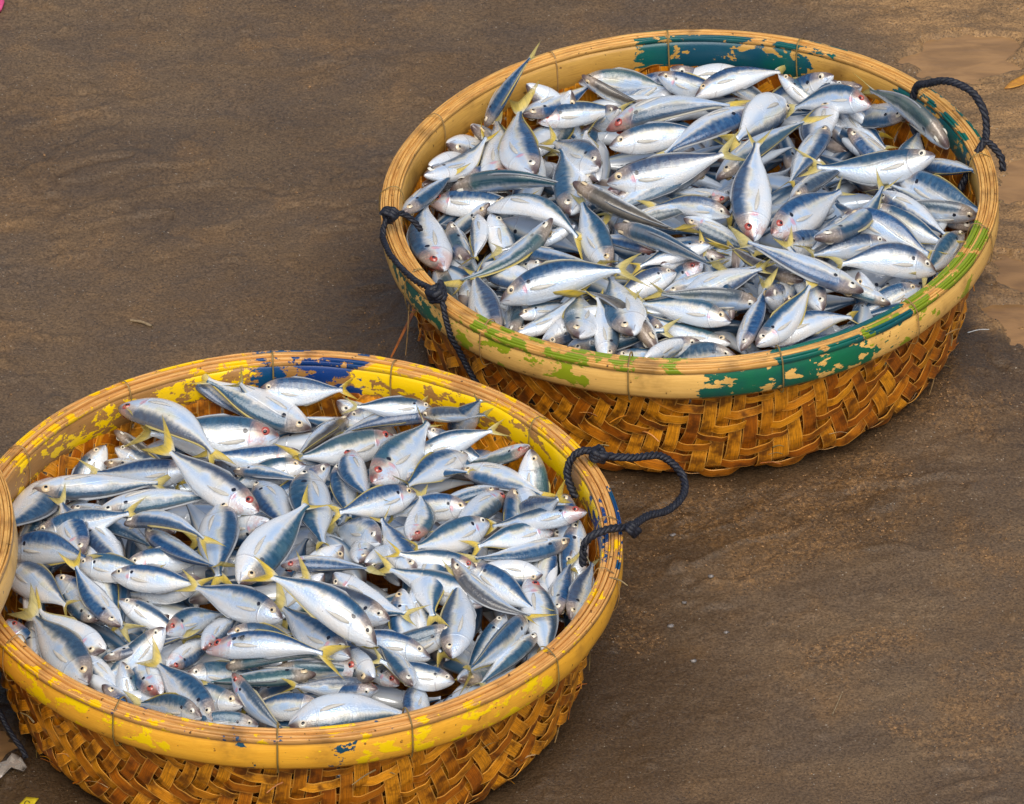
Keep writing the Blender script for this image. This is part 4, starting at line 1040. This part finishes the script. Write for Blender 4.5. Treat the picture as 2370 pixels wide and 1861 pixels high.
1 -196 48 203 -98 -53 214 -69 -64 34 1 -3 2 -|dark-backed slender fish, head to upper left, left of centre in front basket
1 -241 -210 181 -135 -184 198 19 -94 27 0 -1 1 -|dark-backed slender fish, head to left, by front left rim of front basket
1 -132 -257 191 -30 -230 168 2 60 80 2 0 -1 -|broad silver fish, head to left, by front rim of front basket
1 218 -283 200 121 -262 219 28 71 65 2 -1 -6 -|broad silver fish, head to lower right, by front right rim of front basket
1 146 -271 185 72 -193 200 44 25 86 1 1 -2 r|red-headed blue-edged silver fish, head to lower right, by front right rim of front basket
1 161 -78 197 200 -176 167 93 32 17 1 1 -3 -|plain silver fish, head to upper left, front right of centre in front basket
1 192 -2 205 189 -146 204 98 -2 21 2 -1 -5 -|broad blue-edged silver fish, head to top, right of centre in front basket
1 333 -26 182 228 -16 180 -6 -72 -69 2 0 1 -|broad silver fish, head to right, by right rim of front basket
1 345 52 171 333 -46 147 96 -17 22 2 -3 -7 -|broad blue-edged silver fish, head to top, by right rim of front basket
1 313 -41 185 338 -193 168 99 16 2 1 0 2 r|red-headed plain silver fish, head to top, by right rim of front basket
1 -216 -221 185 -179 -303 128 93 35 11 1 0 -2 -|plain silver fish, head to upper left, by front left rim of front basket
1 98 -43 214 160 30 166 -5 -52 -85 2 0 -3 -|broad silver fish, head to lower left, right of centre in front basket
1 -35 -348 179 -136 -344 180 2 38 92 2 0 0 -|broad blue-edged silver fish, head to lower right, by front rim of front basket
1 -138 198 194 -271 220 173 0 69 73 1 0 -3 -|plain silver fish, head to right, by back left rim of front basket
1 -279 -9 200 -311 114 199 87 23 44 2 0 1 p|pink-gilled broad silver fish, head to bottom, by left rim of front basket
1 4 247 189 -121 249 187 0 62 78 1 0 -9 p|pink-gilled plain silver fish, head to right, by back rim of front basket, left one
1 14 189 207 -88 178 179 -27 66 70 2 0 2 -|broad silver fish, head to right, back of centre in front basket
1 -54 387 194 60 387 194 0 54 84 2 0 -3 -|broad silver fish, head to left, by back rim of front basket, left one
1 131 300 177 4 220 199 -25 60 76 1 0 -4 r|red-headed plain silver fish, head to right, by back rim of front basket
1 195 337 181 61 311 172 19 -98 -5 0 -6 -5 r|red-headed slender blue-backed fish, head to right, by back rim of front basket
1 157 246 176 265 273 205 -34 65 68 1 -1 4 -|plain silver fish, head to left, by back right rim of front basket, left one
1 130 182 189 234 214 177 27 -95 -15 0 3 -3 -|slender blue-backed fish, head to left, by back right rim of front basket
1 237 108 193 132 123 171 -10 51 85 2 0 6 p|pink-gilled broad silver fish, head to right, back right of centre in front basket, right one
1 280 163 180 213 52 198 80 -53 -28 1 0 1 r|red-headed blue-edged silver fish, head to upper right, by back right rim of front basket
1 164 -58 209 119 65 208 82 30 48 1 0 -2 -|plain silver fish, head to lower right, right of centre in front basket
1 -51 157 202 -8 36 214 -93 -34 -12 2 1 -2 -|broad blue-edged silver fish, head to upper left, at centre of front basket
1 -13 -55 218 103 -55 212 0 -100 -5 0 2 -2 r|red-headed slender blue-backed fish, head to left, at centre of front basket
1 56 -66 213 152 -141 204 -57 -69 -45 2 -2 8 p|pink-gilled broad blue-edged silver fish, head to upper left, front right of centre in front basket
1 -251 -133 186 -309 -41 180 -68 -47 -56 2 0 1 -|broad silver fish, head to lower right, by left rim of front basket
1 -382 37 172 -268 -20 202 3 52 85 2 1 8 -|broad silver fish, head to left, by left rim of front basket
1 -239 -199 187 -332 -101 179 -56 -57 -60 2 0 5 p|pink-gilled broad silver fish, head to lower right, by front left rim of front basket
1 -161 -177 199 -89 -103 176 -34 55 76 2 0 2 rp|red-headed broad silver fish, head to lower left, front left of centre in front basket
1 -220 -25 199 -112 -7 195 -6 56 83 2 0 0 p|pink-gilled broad silver fish, head to left, left of centre in front basket
1 -225 51 209 -116 -23 239 -56 -83 3 0 10 -7 -|slender blue-backed fish, head to left, left of centre in front basket
1 -157 -238 188 -98 -153 172 62 -54 -56 1 0 1 r|red-headed silver fish, head to lower left, front left of centre in front basket, left one
1 -111 -210 197 -68 -117 180 67 -42 -61 1 0 -4 r|red-headed silver fish, head to lower left, front left of centre in front basket, right one
1 -80 -183 204 21 -176 172 21 59 78 2 0 3 -|broad silver fish, head to left, front of centre in front basket
1 -17 -247 194 110 -256 195 -2 -24 97 0 1 1 -|slender blue-backed fish, head to left, by front rim of front basket
1 46 -313 183 -51 -280 155 -3 61 79 2 0 -1 -|broad silver fish, head to right, by front rim of front basket
1 118 -273 180 10 -293 201 14 22 96 1 0 1 r|red-headed blue-edged silver fish, head to right, by front rim of front basket
1 118 -298 199 20 -265 165 -30 9 95 1 2 -3 -|blue-edged silver fish, head to right, by front rim of front basket
1 164 -314 216 119 -217 208 -88 -38 30 1 -3 -3 -|blue-backed fish, head to lower right, by front right rim of front basket
1 213 -209 182 221 -77 212 -100 4 7 2 0 -2 -|broad silver fish, head to bottom, by front right rim of front basket, right one
1 245 -44 207 142 -32 222 18 65 74 2 0 -2 r|red-headed broad silver fish, head to lower right, right of centre in front basket
1 232 -29 200 321 -109 187 58 55 61 2 0 0 -|broad silver fish, head to upper left, by right rim of front basket
1 326 -145 174 252 -251 171 80 -56 20 0 0 0 -|slender blue-backed fish, head to upper right, by front right rim of front basket
1 283 -115 183 229 -205 145 -87 40 28 1 -1 -3 -|plain silver fish, head to upper right, by front right rim of front basket
1 -268 -188 175 -206 -276 147 -83 -55 -12 1 0 0 -|blue-edged silver fish, head to upper left, by front left rim of front basket
1 -244 305 220 -112 204 217 -60 -80 -5 2 7 -8 r|red-headed blue-backed fish, head to upper left, by back left rim of front basket
1 -354 165 183 -185 174 188 6 -97 -21 0 1 -1 -|slender blue-backed fish, head to left, by back left rim of front basket
1 -266 97 192 -105 120 204 15 -98 -14 0 3 -3 -|slender blue-backed fish, head to left, back left of centre in front basket
1 -45 65 220 -168 175 242 61 57 55 1 0 -3 pr|red-headed plain silver fish, head to lower right, back left of centre in front basket
1 17 340 160 -125 380 214 -34 -92 -21 2 1 1 -|broad blue-edged silver fish, head to lower right, by back rim of front basket
1 68 351 167 3 223 197 81 -29 50 0 -2 0 o|olive-brown backed fish, head to upper right, by back rim of front basket
1 104 151 206 177 300 200 -74 38 56 2 0 -2 rp|red-headed broad silver fish, head to lower left, by back right rim of front basket
1 74 247 190 101 113 209 -97 -18 14 1 -2 5 r|red-headed blue-edged silver fish, head to top, back right of centre in front basket
1 222 230 171 332 167 174 -49 -87 -9 2 4 -4 -|blue-backed fish, head to left, by back right rim of front basket
1 275 180 174 178 156 156 26 -96 -7 0 -4 -3 -|slender blue-backed fish, head to right, by back right rim of front basket
1 261 79 193 165 -2 211 -38 60 71 2 0 -3 p|pink-gilled broad silver fish, head to right, right of centre in front basket
1 163 134 201 62 71 215 -24 56 79 2 0 0 p|pink-gilled broad silver fish, head to right, back right of centre in front basket, left one
1 158 22 203 170 132 197 99 -11 2 2 -1 5 r|red-headed broad silver fish, head to bottom, back right of centre in front basket
1 90 -39 212 95 60 188 99 -3 11 2 -1 3 p|pink-gilled broad blue-edged silver fish, head to bottom, at centre of front basket
1 -94 94 213 -94 -68 211 95 -1 31 2 -1 -2 -|broad blue-edged silver fish, head to top, at centre of front basket, left one
1 17 157 221 41 -6 218 -96 -14 23 2 -1 4 -|broad blue-edged silver fish, head to top, at centre of front basket, right one
1 132 -158 206 23 -87 220 41 47 78 2 1 -6 -|broad silver fish, head to lower right, front right of centre in front basket
1 82 -253 217 -9 -127 205 60 49 63 1 0 -4 p|pink-gilled plain silver fish, head to lower right, front of centre in front basket
1 -238 -45 197 -121 -88 212 14 66 74 1 0 1 p|pink-gilled plain silver fish, head to left, left of centre in front basket
1 -221 -153 191 -285 -46 211 -85 -52 8 1 2 3 -|blue-edged silver fish, head to lower right, by left rim of front basket
1 -258 -256 176 -337 -114 180 73 39 57 2 0 0 -|broad silver fish, head to lower right, by front left rim of front basket, left one
1 -82 -241 189 42 -253 217 -15 -96 23 0 5 -2 g|teal-backed fish, head to left, by front rim of front basket
1 38 -261 195 -104 -272 189 6 -95 31 0 0 0 g|teal-backed fish, head to right, by front rim of front basket
1 -92 -350 185 -168 -240 197 65 37 66 2 0 1 -|broad silver fish, head to lower right, by front left rim of front basket, right one
1 -107 -362 203 -190 -295 173 7 48 87 2 -1 3 -|broad silver fish, head to right, by front left rim of front basket
1 -70 -268 202 -3 -349 172 42 2 91 1 -4 -5 r|red-headed blue-edged silver fish, head to upper left, by front rim of front basket
1 4 -350 179 158 -324 176 13 -83 -53 2 2 -5 -|broad blue-edged silver fish, head to left, by front rim of front basket
1 167 -353 187 169 -251 182 -97 3 23 2 0 -1 -|broad silver fish, head to bottom, by front right rim of front basket, left one
1 347 81 175 247 21 195 -30 72 63 1 0 2 rp|red-headed plain silver fish, head to right, by right rim of front basket, left one
1 392 74 213 266 81 185 -11 76 64 0 0 1 r|red-headed plain silver fish, head to right, by right rim of front basket, right one
1 351 -102 170 370 16 169 89 -14 44 1 3 -4 -|blue-edged silver fish, head to bottom, by right rim of front basket
1 369 -109 170 398 -2 184 -78 13 61 2 -1 -2 -|broad blue-edged silver fish, head to bottom, by right rim of front basket
1 313 -117 182 235 -244 188 -6 8 99 1 2 -1 -|blue-backed fish, head to upper right, by front right rim of front basket
1 -66 -90 213 20 49 242 84 -46 -29 2 1 -4 -|broad blue-edged silver fish, head to lower left, at centre of front basket
1 117 -265 245 -21 -188 299 55 51 66 1 0 5 -|plain silver fish, head to lower right, front of centre in front basket
1 -8 -161 210 -124 -92 211 38 62 69 2 0 -1 -|broad silver fish, head to right, front left of centre in front basket
1 -161 -188 216 -247 -225 155 -63 51 58 2 -1 -6 -|broad silver fish, head to upper right, by front left rim of front basket
1 -106 -230 209 47 -263 231 9 81 58 0 -2 6 r|red-headed slim white-bellied fish, head to left, by front rim of front basket
1 212 -53 228 315 -138 198 -60 -78 17 0 -8 6 -|slender blue-backed fish, head to upper left, by right rim of front basket
1 372 59 177 244 -3 192 43 -90 -2 0 2 2 -|slender blue-backed fish, head to right, by right rim of front basket
"""
def place_fish():
    for i, ln in enumerate(FISH.strip().split('\n')):
        num, label = ln.split('|')
        p = num.split()
        bi = int(p[0]); v = [int(q) for q in p[1:13]]; marks = p[13]
        head = Vector(v[0:3]) * 0.001; tail = Vector(v[3:6]) * 0.001; d = Vector(v[6:9])
        deep, bl, bd = v[9], v[10] * 0.01, v[11] * 0.01
        fr = random.Random(i * 7 + 1)
        parts = fish_parts(bl, bd, deep, fr.randrange(3))
        root = link('fish', None)
        tag(root, label, 'fish', 'fish heaped in the back basket' if bi == 0 else 'fish heaped in the front basket')
        root.matrix_world = BM[bi] @ fish_matrix(head, tail, d)
        red = 1.0 if 'r' in marks else (0.5 if 'p' in marks else 0.0)
        teal = 0.9 if 'g' in marks else min(1.0, max(0.0, fr.gauss(0.22, 0.25)))
        olive = 0.85 if 'o' in marks else max(0.0, fr.gauss(0.05, 0.2))
        for nm, me in parts.items():
            base = nm.rstrip('+-1')
            if base == 'pupil': continue
            o = link(base, me, root)
            o.color = (teal, olive, red, 1)
            if base == 'eye':
                q = link('pupil', parts[nm.replace('eye', 'pupil')], o)
place_fish()

def lower_fish():
    """the fish further down that only show as slivers in the gaps"""
    for bi in (0, 1):
        rg = np.random.default_rng(90 + bi)
        VV, FF, fs, ft, n = [], [], [], [], 0
        src = [fish_parts(0, 0, 1, 0)['body'], fish_parts(0.06, 0, 1, 0)['body'], fish_parts(-0.06, 0.03, 0, 1)['body']]
        data = []
        for me in src:
            co = np.empty(len(me.vertices) * 3, np.float32); me.vertices.foreach_get('co', co)
            a = np.empty(len(me.vertices), np.float32); me.attributes['fs'].data.foreach_get('value', a)
            b = np.empty(len(me.vertices), np.float32); me.attributes['ft'].data.foreach_get('value', b)
            data.append((co.reshape(-1, 3), [tuple(p.vertices) for p in me.polygons], a, b))
        for layer, (depth, cnt) in enumerate(((0.096, 110), (0.068, 135))):
            for _ in range(cnt):
                r = 0.315 * math.sqrt(rg.random()); a = rg.uniform(0, 2 * math.pi)
                c = np.array([r * math.cos(a), r * math.sin(a)])
                z = 0.222 - 0.048 + 0.052 * (1 - (r / 0.39) ** 2) - depth + rg.normal(0, 0.005) - 0.01 * max(0, c[1] / 0.39)
                th = rg.uniform(0, 2 * math.pi); L = rg.uniform(0.125, 0.15); pit = rg.normal(0, 0.12)
                dv = np.array([math.cos(th) * math.cos(pit), math.sin(th) * math.cos(pit), math.sin(pit)])
                h = np.array([*c, z]) - dv * L / 2; t = np.array([*c, z]) + dv * L / 2
                if max(math.hypot(*h[:2]), math.hypot(*t[:2])) > 0.375: continue
                ro = rg.normal(0, 0.6); side = np.cross(dv, (0, 0, 1)); side /= np.linalg.norm(side)
                d = side * math.cos(ro) * rg.choice([-1, 1]) + np.array([0, 0, 1]) * math.sin(ro)
                M = np.array(BM[bi] @ fish_matrix(h, t, d))
                co, fc, a1, b1 = data[rg.integers(3)]
                VV.append(co @ M[:3, :3].T + M[:3, 3]); FF += [tuple(i + n for i in f) for f in fc]; n += len(co); fs.append(a1); ft.append(b1)
        for a in np.arange(0, 360, 8.0):         # the ring lying along the wall
            th0 = math.radians(a + rg.normal(0, 3)); r = rg.uniform(0.335, 0.355)
            z = 0.222 - rg.uniform(0.062, 0.082)
            sgn = rg.choice([-1, 1]); L = rg.uniform(0.11, 0.14)
            dv = np.array([-math.sin(th0) * sgn, math.cos(th0) * sgn, rg.normal(0, 0.15)]) + 0.35 * rg.normal(0, 1) * np.array([math.cos(th0), math.sin(th0), 0]); dv /= np.linalg.norm(dv)
            c3 = np.array([r * math.cos(th0), r * math.sin(th0), z])
            h, t = c3 - dv * L / 2, c3 + dv * L / 2
            if max(math.hypot(*h[:2]), math.hypot(*t[:2])) > 0.385: continue
            d = np.array([math.cos(th0), math.sin(th0), 0]) * rg.choice([-1, 1]) + np.array([0, 0, rg.normal(0, 0.5)])
            M = np.array(BM[bi] @ fish_matrix(h, t, d))
            co, fc, a1, b1 = data[rg.integers(3)]
            VV.append(co @ M[:3, :3].T + M[:3, 3]); FF += [tuple(i + n for i in f) for f in fc]; n += len(co); fs.append(a1); ft.append(b1)
        me = mesh_from('lower_fish', np.vstack(VV), FF, SKIN, attrs=dict(fs=np.concatenate(fs), ft=np.concatenate(ft)))
        o = link('lower_fish', me); o['kind'] = 'stuff'; o.color = (0.3, 0.05, 0, 1)
        o['label'] = 'lower layers of silver fish in the ' + ('back' if bi == 0 else 'front') + ' basket'; o['category'] = 'fish pile'
lower_fish()

# ------------------------------------------------------------------ small things lying about
def flat_material(name, c1, c2, rough=0.5, scale=60):
    k = Nodes(name)
    n = k.noise(k.coord(), scale, 4, 0.6)
    return k.fin(k.mix(k.step(n, 0.35, 0.65), c1, c2), rough, k.bump(n, 0.3, 0.001))

def sheet(name, outline, thick, mat, label, cat, crumple=0.002, seed=0):
    """a thin crumpled piece with real thickness lying on the sand"""
    o = np.array(outline, float); c = o.mean(0); n = len(o)
    rg = np.random.default_rng(seed)
    rings = [0.0, 0.35, 0.7, 1.0]
    P = [c]
    for q in rings[1:]:
        P += [c + (p - c) * q for p in o]
    P = np.array(P); g = float(ground_z(np.array([c[0]]), np.array([c[1]]))[0])
    gz = np.maximum(ground_z(P[:, 0], P[:, 1]), g - 0.002) + 0.0022 + np.abs(rg.normal(0, crumple, len(P)))
    up = np.c_[P, gz + thick]; dn = np.c_[P, gz]
    m = len(P); F = [(0, 1 + i, 1 + (i + 1) % n) for i in range(n)]
    for r_ in range(2):
        a = 1 + r_ * n
        F += [(a + i, a + n + i, a + n + (i + 1) % n, a + (i + 1) % n) for i in range(n)]
    F = F + [tuple(v + m for v in f[::-1]) for f in F]
    e = 1 + 2 * n
    F += [(e + i, e + m + i, e + m + (i + 1) % n, e + (i + 1) % n) for i in range(n)]
    ob = link(name, mesh_from(name, np.vstack([up, dn]), F, mat))
    return tag(ob, label, cat)

yellow = flat_material('yellow_paper', (0.62, 0.50, 0.02), (0.50, 0.38, 0.015), 0.55, 90)
paper = sheet('paper_scrap', [(-0.654, -0.640), (-0.646, -0.624), (-0.638, -0.611), (-0.630, -0.612), (-0.621, -0.614), (-0.627, -0.626), (-0.634, -0.641), (-0.644, -0.648)], 0.0004, yellow, 'crumpled yellow paper scrap on sand at bottom left corner', 'paper scrap', 0.0006, 2)
ink = flat_material('dark_print', (0.05, 0.05, 0.03), (0.09, 0.08, 0.04), 0.6)
def ink_marks():
    """the faded curl printed on the scrap"""
    gz = float(ground_z(np.array([-0.636]), np.array([-0.628]))[0]) + 0.0052
    t = np.linspace(0.3, 5.2, 26)
    c = np.stack([-0.637 + 0.0042 * np.cos(t) + 0.0006 * t, -0.6275 + 0.0065 * np.sin(t), np.full_like(t, gz)], 1)
    V, F = tube(c, 0.00055, 4)
    V[:, 2] = gz + (V[:, 2] - gz) * 0.4
    link('printed_mark', mesh_from('printed_mark', V, F, ink), paper)
ink_marks()
k = Nodes('cloudy_plastic')
k.fin((0.62, 0.56, 0.50), 0.28, k.bump(k.noise(k.coord(), 70, 3), 0.6, 0.003), Transmission_Weight=0.45)
sheet('plastic_scrap', [(-0.690, -0.566), (-0.683, -0.548), (-0.668, -0.540), (-0.660, -0.526), (-0.650, -0.530), (-0.640, -0.551), (-0.644, -0.562), (-0.660, -0.563), (-0.674, -0.574)], 0.0006, k.m, 'cloudy white plastic scrap on dark sand at left edge', 'plastic scrap', 0.005, 5)
orange = flat_material('dry_leaf', (0.55, 0.26, 0.03), (0.42, 0.18, 0.03), 0.5, 120)
sheet('dry_leaf', [(0.742, 1.122), (0.752, 1.140), (0.768, 1.154), (0.785, 1.166), (0.790, 1.158), (0.780, 1.142), (0.766, 1.132), (0.752, 1.124)], 0.0008, orange, 'orange dry leaf on wet sand at upper right edge', 'leaf', 0.001, 7)
pink = flat_material('pink_plastic', (0.78, 0.10, 0.26), (0.66, 0.07, 0.20), 0.35, 30)
sheet('pink_plastic_piece', [(-0.800, 1.30), (-0.792, 1.325), (-0.782, 1.345), (-0.779, 1.365), (-0.786, 1.385), (-0.80, 1.395), (-0.815, 1.37), (-0.818, 1.33)], 0.006, pink, 'bright pink plastic piece cut off at top left corner', 'plastic scrap', 0.0008, 8)

def stick(name, a, b, r, mat, label, cat):
    za = float(ground_z(np.array([a[0]]), np.array([a[1]]))[0]); zb = float(ground_z(np.array([b[0]]), np.array([b[1]]))[0])
    A = np.array([a[0], a[1], za + r * 0.7]); B = np.array([b[0], b[1], zb + r * 0.7])
    P = resample([A, (A + B) / 2 + (0.001, 0.002, 0.001), B], 12)
    V, F = tube(P, r * (1 + 0.15 * np.sin(np.arange(12) * 1.7)), 6)
    V = np.array(V)
    return tag(link(name, mesh_from(name, V, F, mat)), label, cat)
white = flat_material('white_straw', (0.55, 0.56, 0.56), (0.42, 0.43, 0.43), 0.35)
stick('thin_straw', (0.652, 0.452), (0.684, 0.468), 0.0008, white, 'thin white straw sticking out beside back basket, right', 'straw')
twig = flat_material('dry_twig', (0.26, 0.19, 0.11), (0.18, 0.12, 0.06), 0.7, 200)
stick('dry_straw', (0.427, -0.426), (0.443, -0.375), 0.0011, twig, 'thin dry straw lying alone on bare sand, lower right', 'straw')
stick('dry_straw', (-0.549, 0.507), (-0.517, 0.49), 0.0024, twig, 'short flat twig on the sand at left, above front basket', 'twig')

# pebbles and shell chips one can pick out beside the near basket
chip = flat_material('shell_chip', (0.20, 0.18, 0.17), (0.11, 0.10, 0.10), 0.35, 150)
def pebble(x, y, r, label):
    rg = np.random.default_rng(int(abs(x) * 1e4))
    z = float(ground_z(np.array([x]), np.array([y]))[0])
    V, F = [], []
    for i in range(5):
        la = math.pi * (i / 4 - 0.5)
        for j in range(8):
            lo = j * math.pi / 4
            q = r * (1 + 0.18 * rg.normal())
            V.append((x + q * math.cos(la) * math.cos(lo) * 1.3, y + q * math.cos(la) * math.sin(lo), z + r * 0.25 + q * 0.55 * math.sin(la)))
    F = grid_faces(5, 8, wrap_v=True) + [tuple(range(8))[::-1], tuple(range(32, 40))]
    tag(link('pebble', mesh_from('pebble', V, F, chip)), label, 'pebble', 'pale pebbles beside the front basket')
for x, y, r, lab in ((0.215, -0.225, 0.0042, 'dark grey pebble on sand below the rope loop'), (0.272, -0.120, 0.0036, 'pale round pebble right of the rope loop'),
                     (0.235, -0.175, 0.0030, 'small grey pebble inside the rope loop shadow'), (0.222, -0.02, 0.0034, 'bluish shell chip between rope loop and back basket'),
                     (0.245, -0.305, 0.0038, 'whitish pebble on sand right of front basket rim'), (0.290, -0.24, 0.0030, 'tiny grey pebble right of front basket, farthest right')):
    pebble(x, y, r, lab)

def fly(px, label, z):
    """a house fly: body, wings and legs"""
    b = flat_material('fly_body', (0.012, 0.014, 0.016), (0.03, 0.035, 0.04), 0.3) if 'fly_body' not in bpy.data.materials else bpy.data.materials['fly_body']
    root = link('fly', None); tag(root, label, 'fly', 'flies sitting on the fish')
    root.location = (*px, z); root.rotation_euler = (0, 0, rnd.uniform(0, 6.28))
    P = np.array([(-0.004, 0, 0.0016), (-0.0032, 0, 0.0018), (-0.0015, 0, 0.0022), (0, 0, 0.0024), (0.0015, 0, 0.0023), (0.0024, 0, 0.0021), (0.0032, 0, 0.0022), (0.0040, 0, 0.0018), (0.0043, 0, 0.0016)])
    V, F = tube(P, np.array([.0003, .0011, .0016, .0015, .0016, .0009, .0013, .0010, .0003]), 8)
    link('body', mesh_from('fly_body', V, F, b), root)
    w = bpy.data.materials.get('fly_wing')
    if w is None:
        k = Nodes('fly_wing'); w = k.fin((0.12, 0.12, 0.12), 0.2)
    for s in (1, -1):
        V = [(0.0012, s * 0.0008, 0.0036), (-0.0015, s * 0.0030, 0.0034), (-0.0055, s * 0.0032, 0.0030), (-0.0060, s * 0.0018, 0.0030), (-0.003, s * 0.0006, 0.0034)]
        V += [(x, y, zz - 0.0001) for x, y, zz in V]
        F = [(0, 1, 2, 3, 4), (9, 8, 7, 6, 5)] + [(i, (i + 1) % 5, (i + 1) % 5 + 5, i + 5) for i in range(5)]
        link('wing', mesh_from('fly_wing', V, F, w, smooth=False), root)
        for x0, x1 in ((0.002, 0.0035), (0.0005, 0.0005), (-0.001, -0.003)):
            V, F = tube(resample([(x0, s * 0.001, 0.0018), ((x0 + x1) / 2, s * 0.0028, 0.0022), (x1, s * 0.0036, -0.0003)], 6), 0.00018, 4)
            link('leg', mesh_from('fly_leg', V, F, b), root)

def drop_height(x, y):
    dg = bpy.context.evaluated_depsgraph_get()
    hit, loc, *_ = scene.ray_cast(dg, (x, y, 0.6), (0, 0, -1))
    return loc.z if hit else 0.22
bpy.context.view_layer.update()
for (x, y), lab in (((0.388, 0.151), 'black fly on white fish near front right rim, back basket'), ((-0.35, -0.589), 'black fly on pale fish near front of front basket'),
                    ((-0.09, -0.288), 'small black fly right of centre in front basket')):
    fly((x, y), lab, drop_height(x, y) + 0.0002)
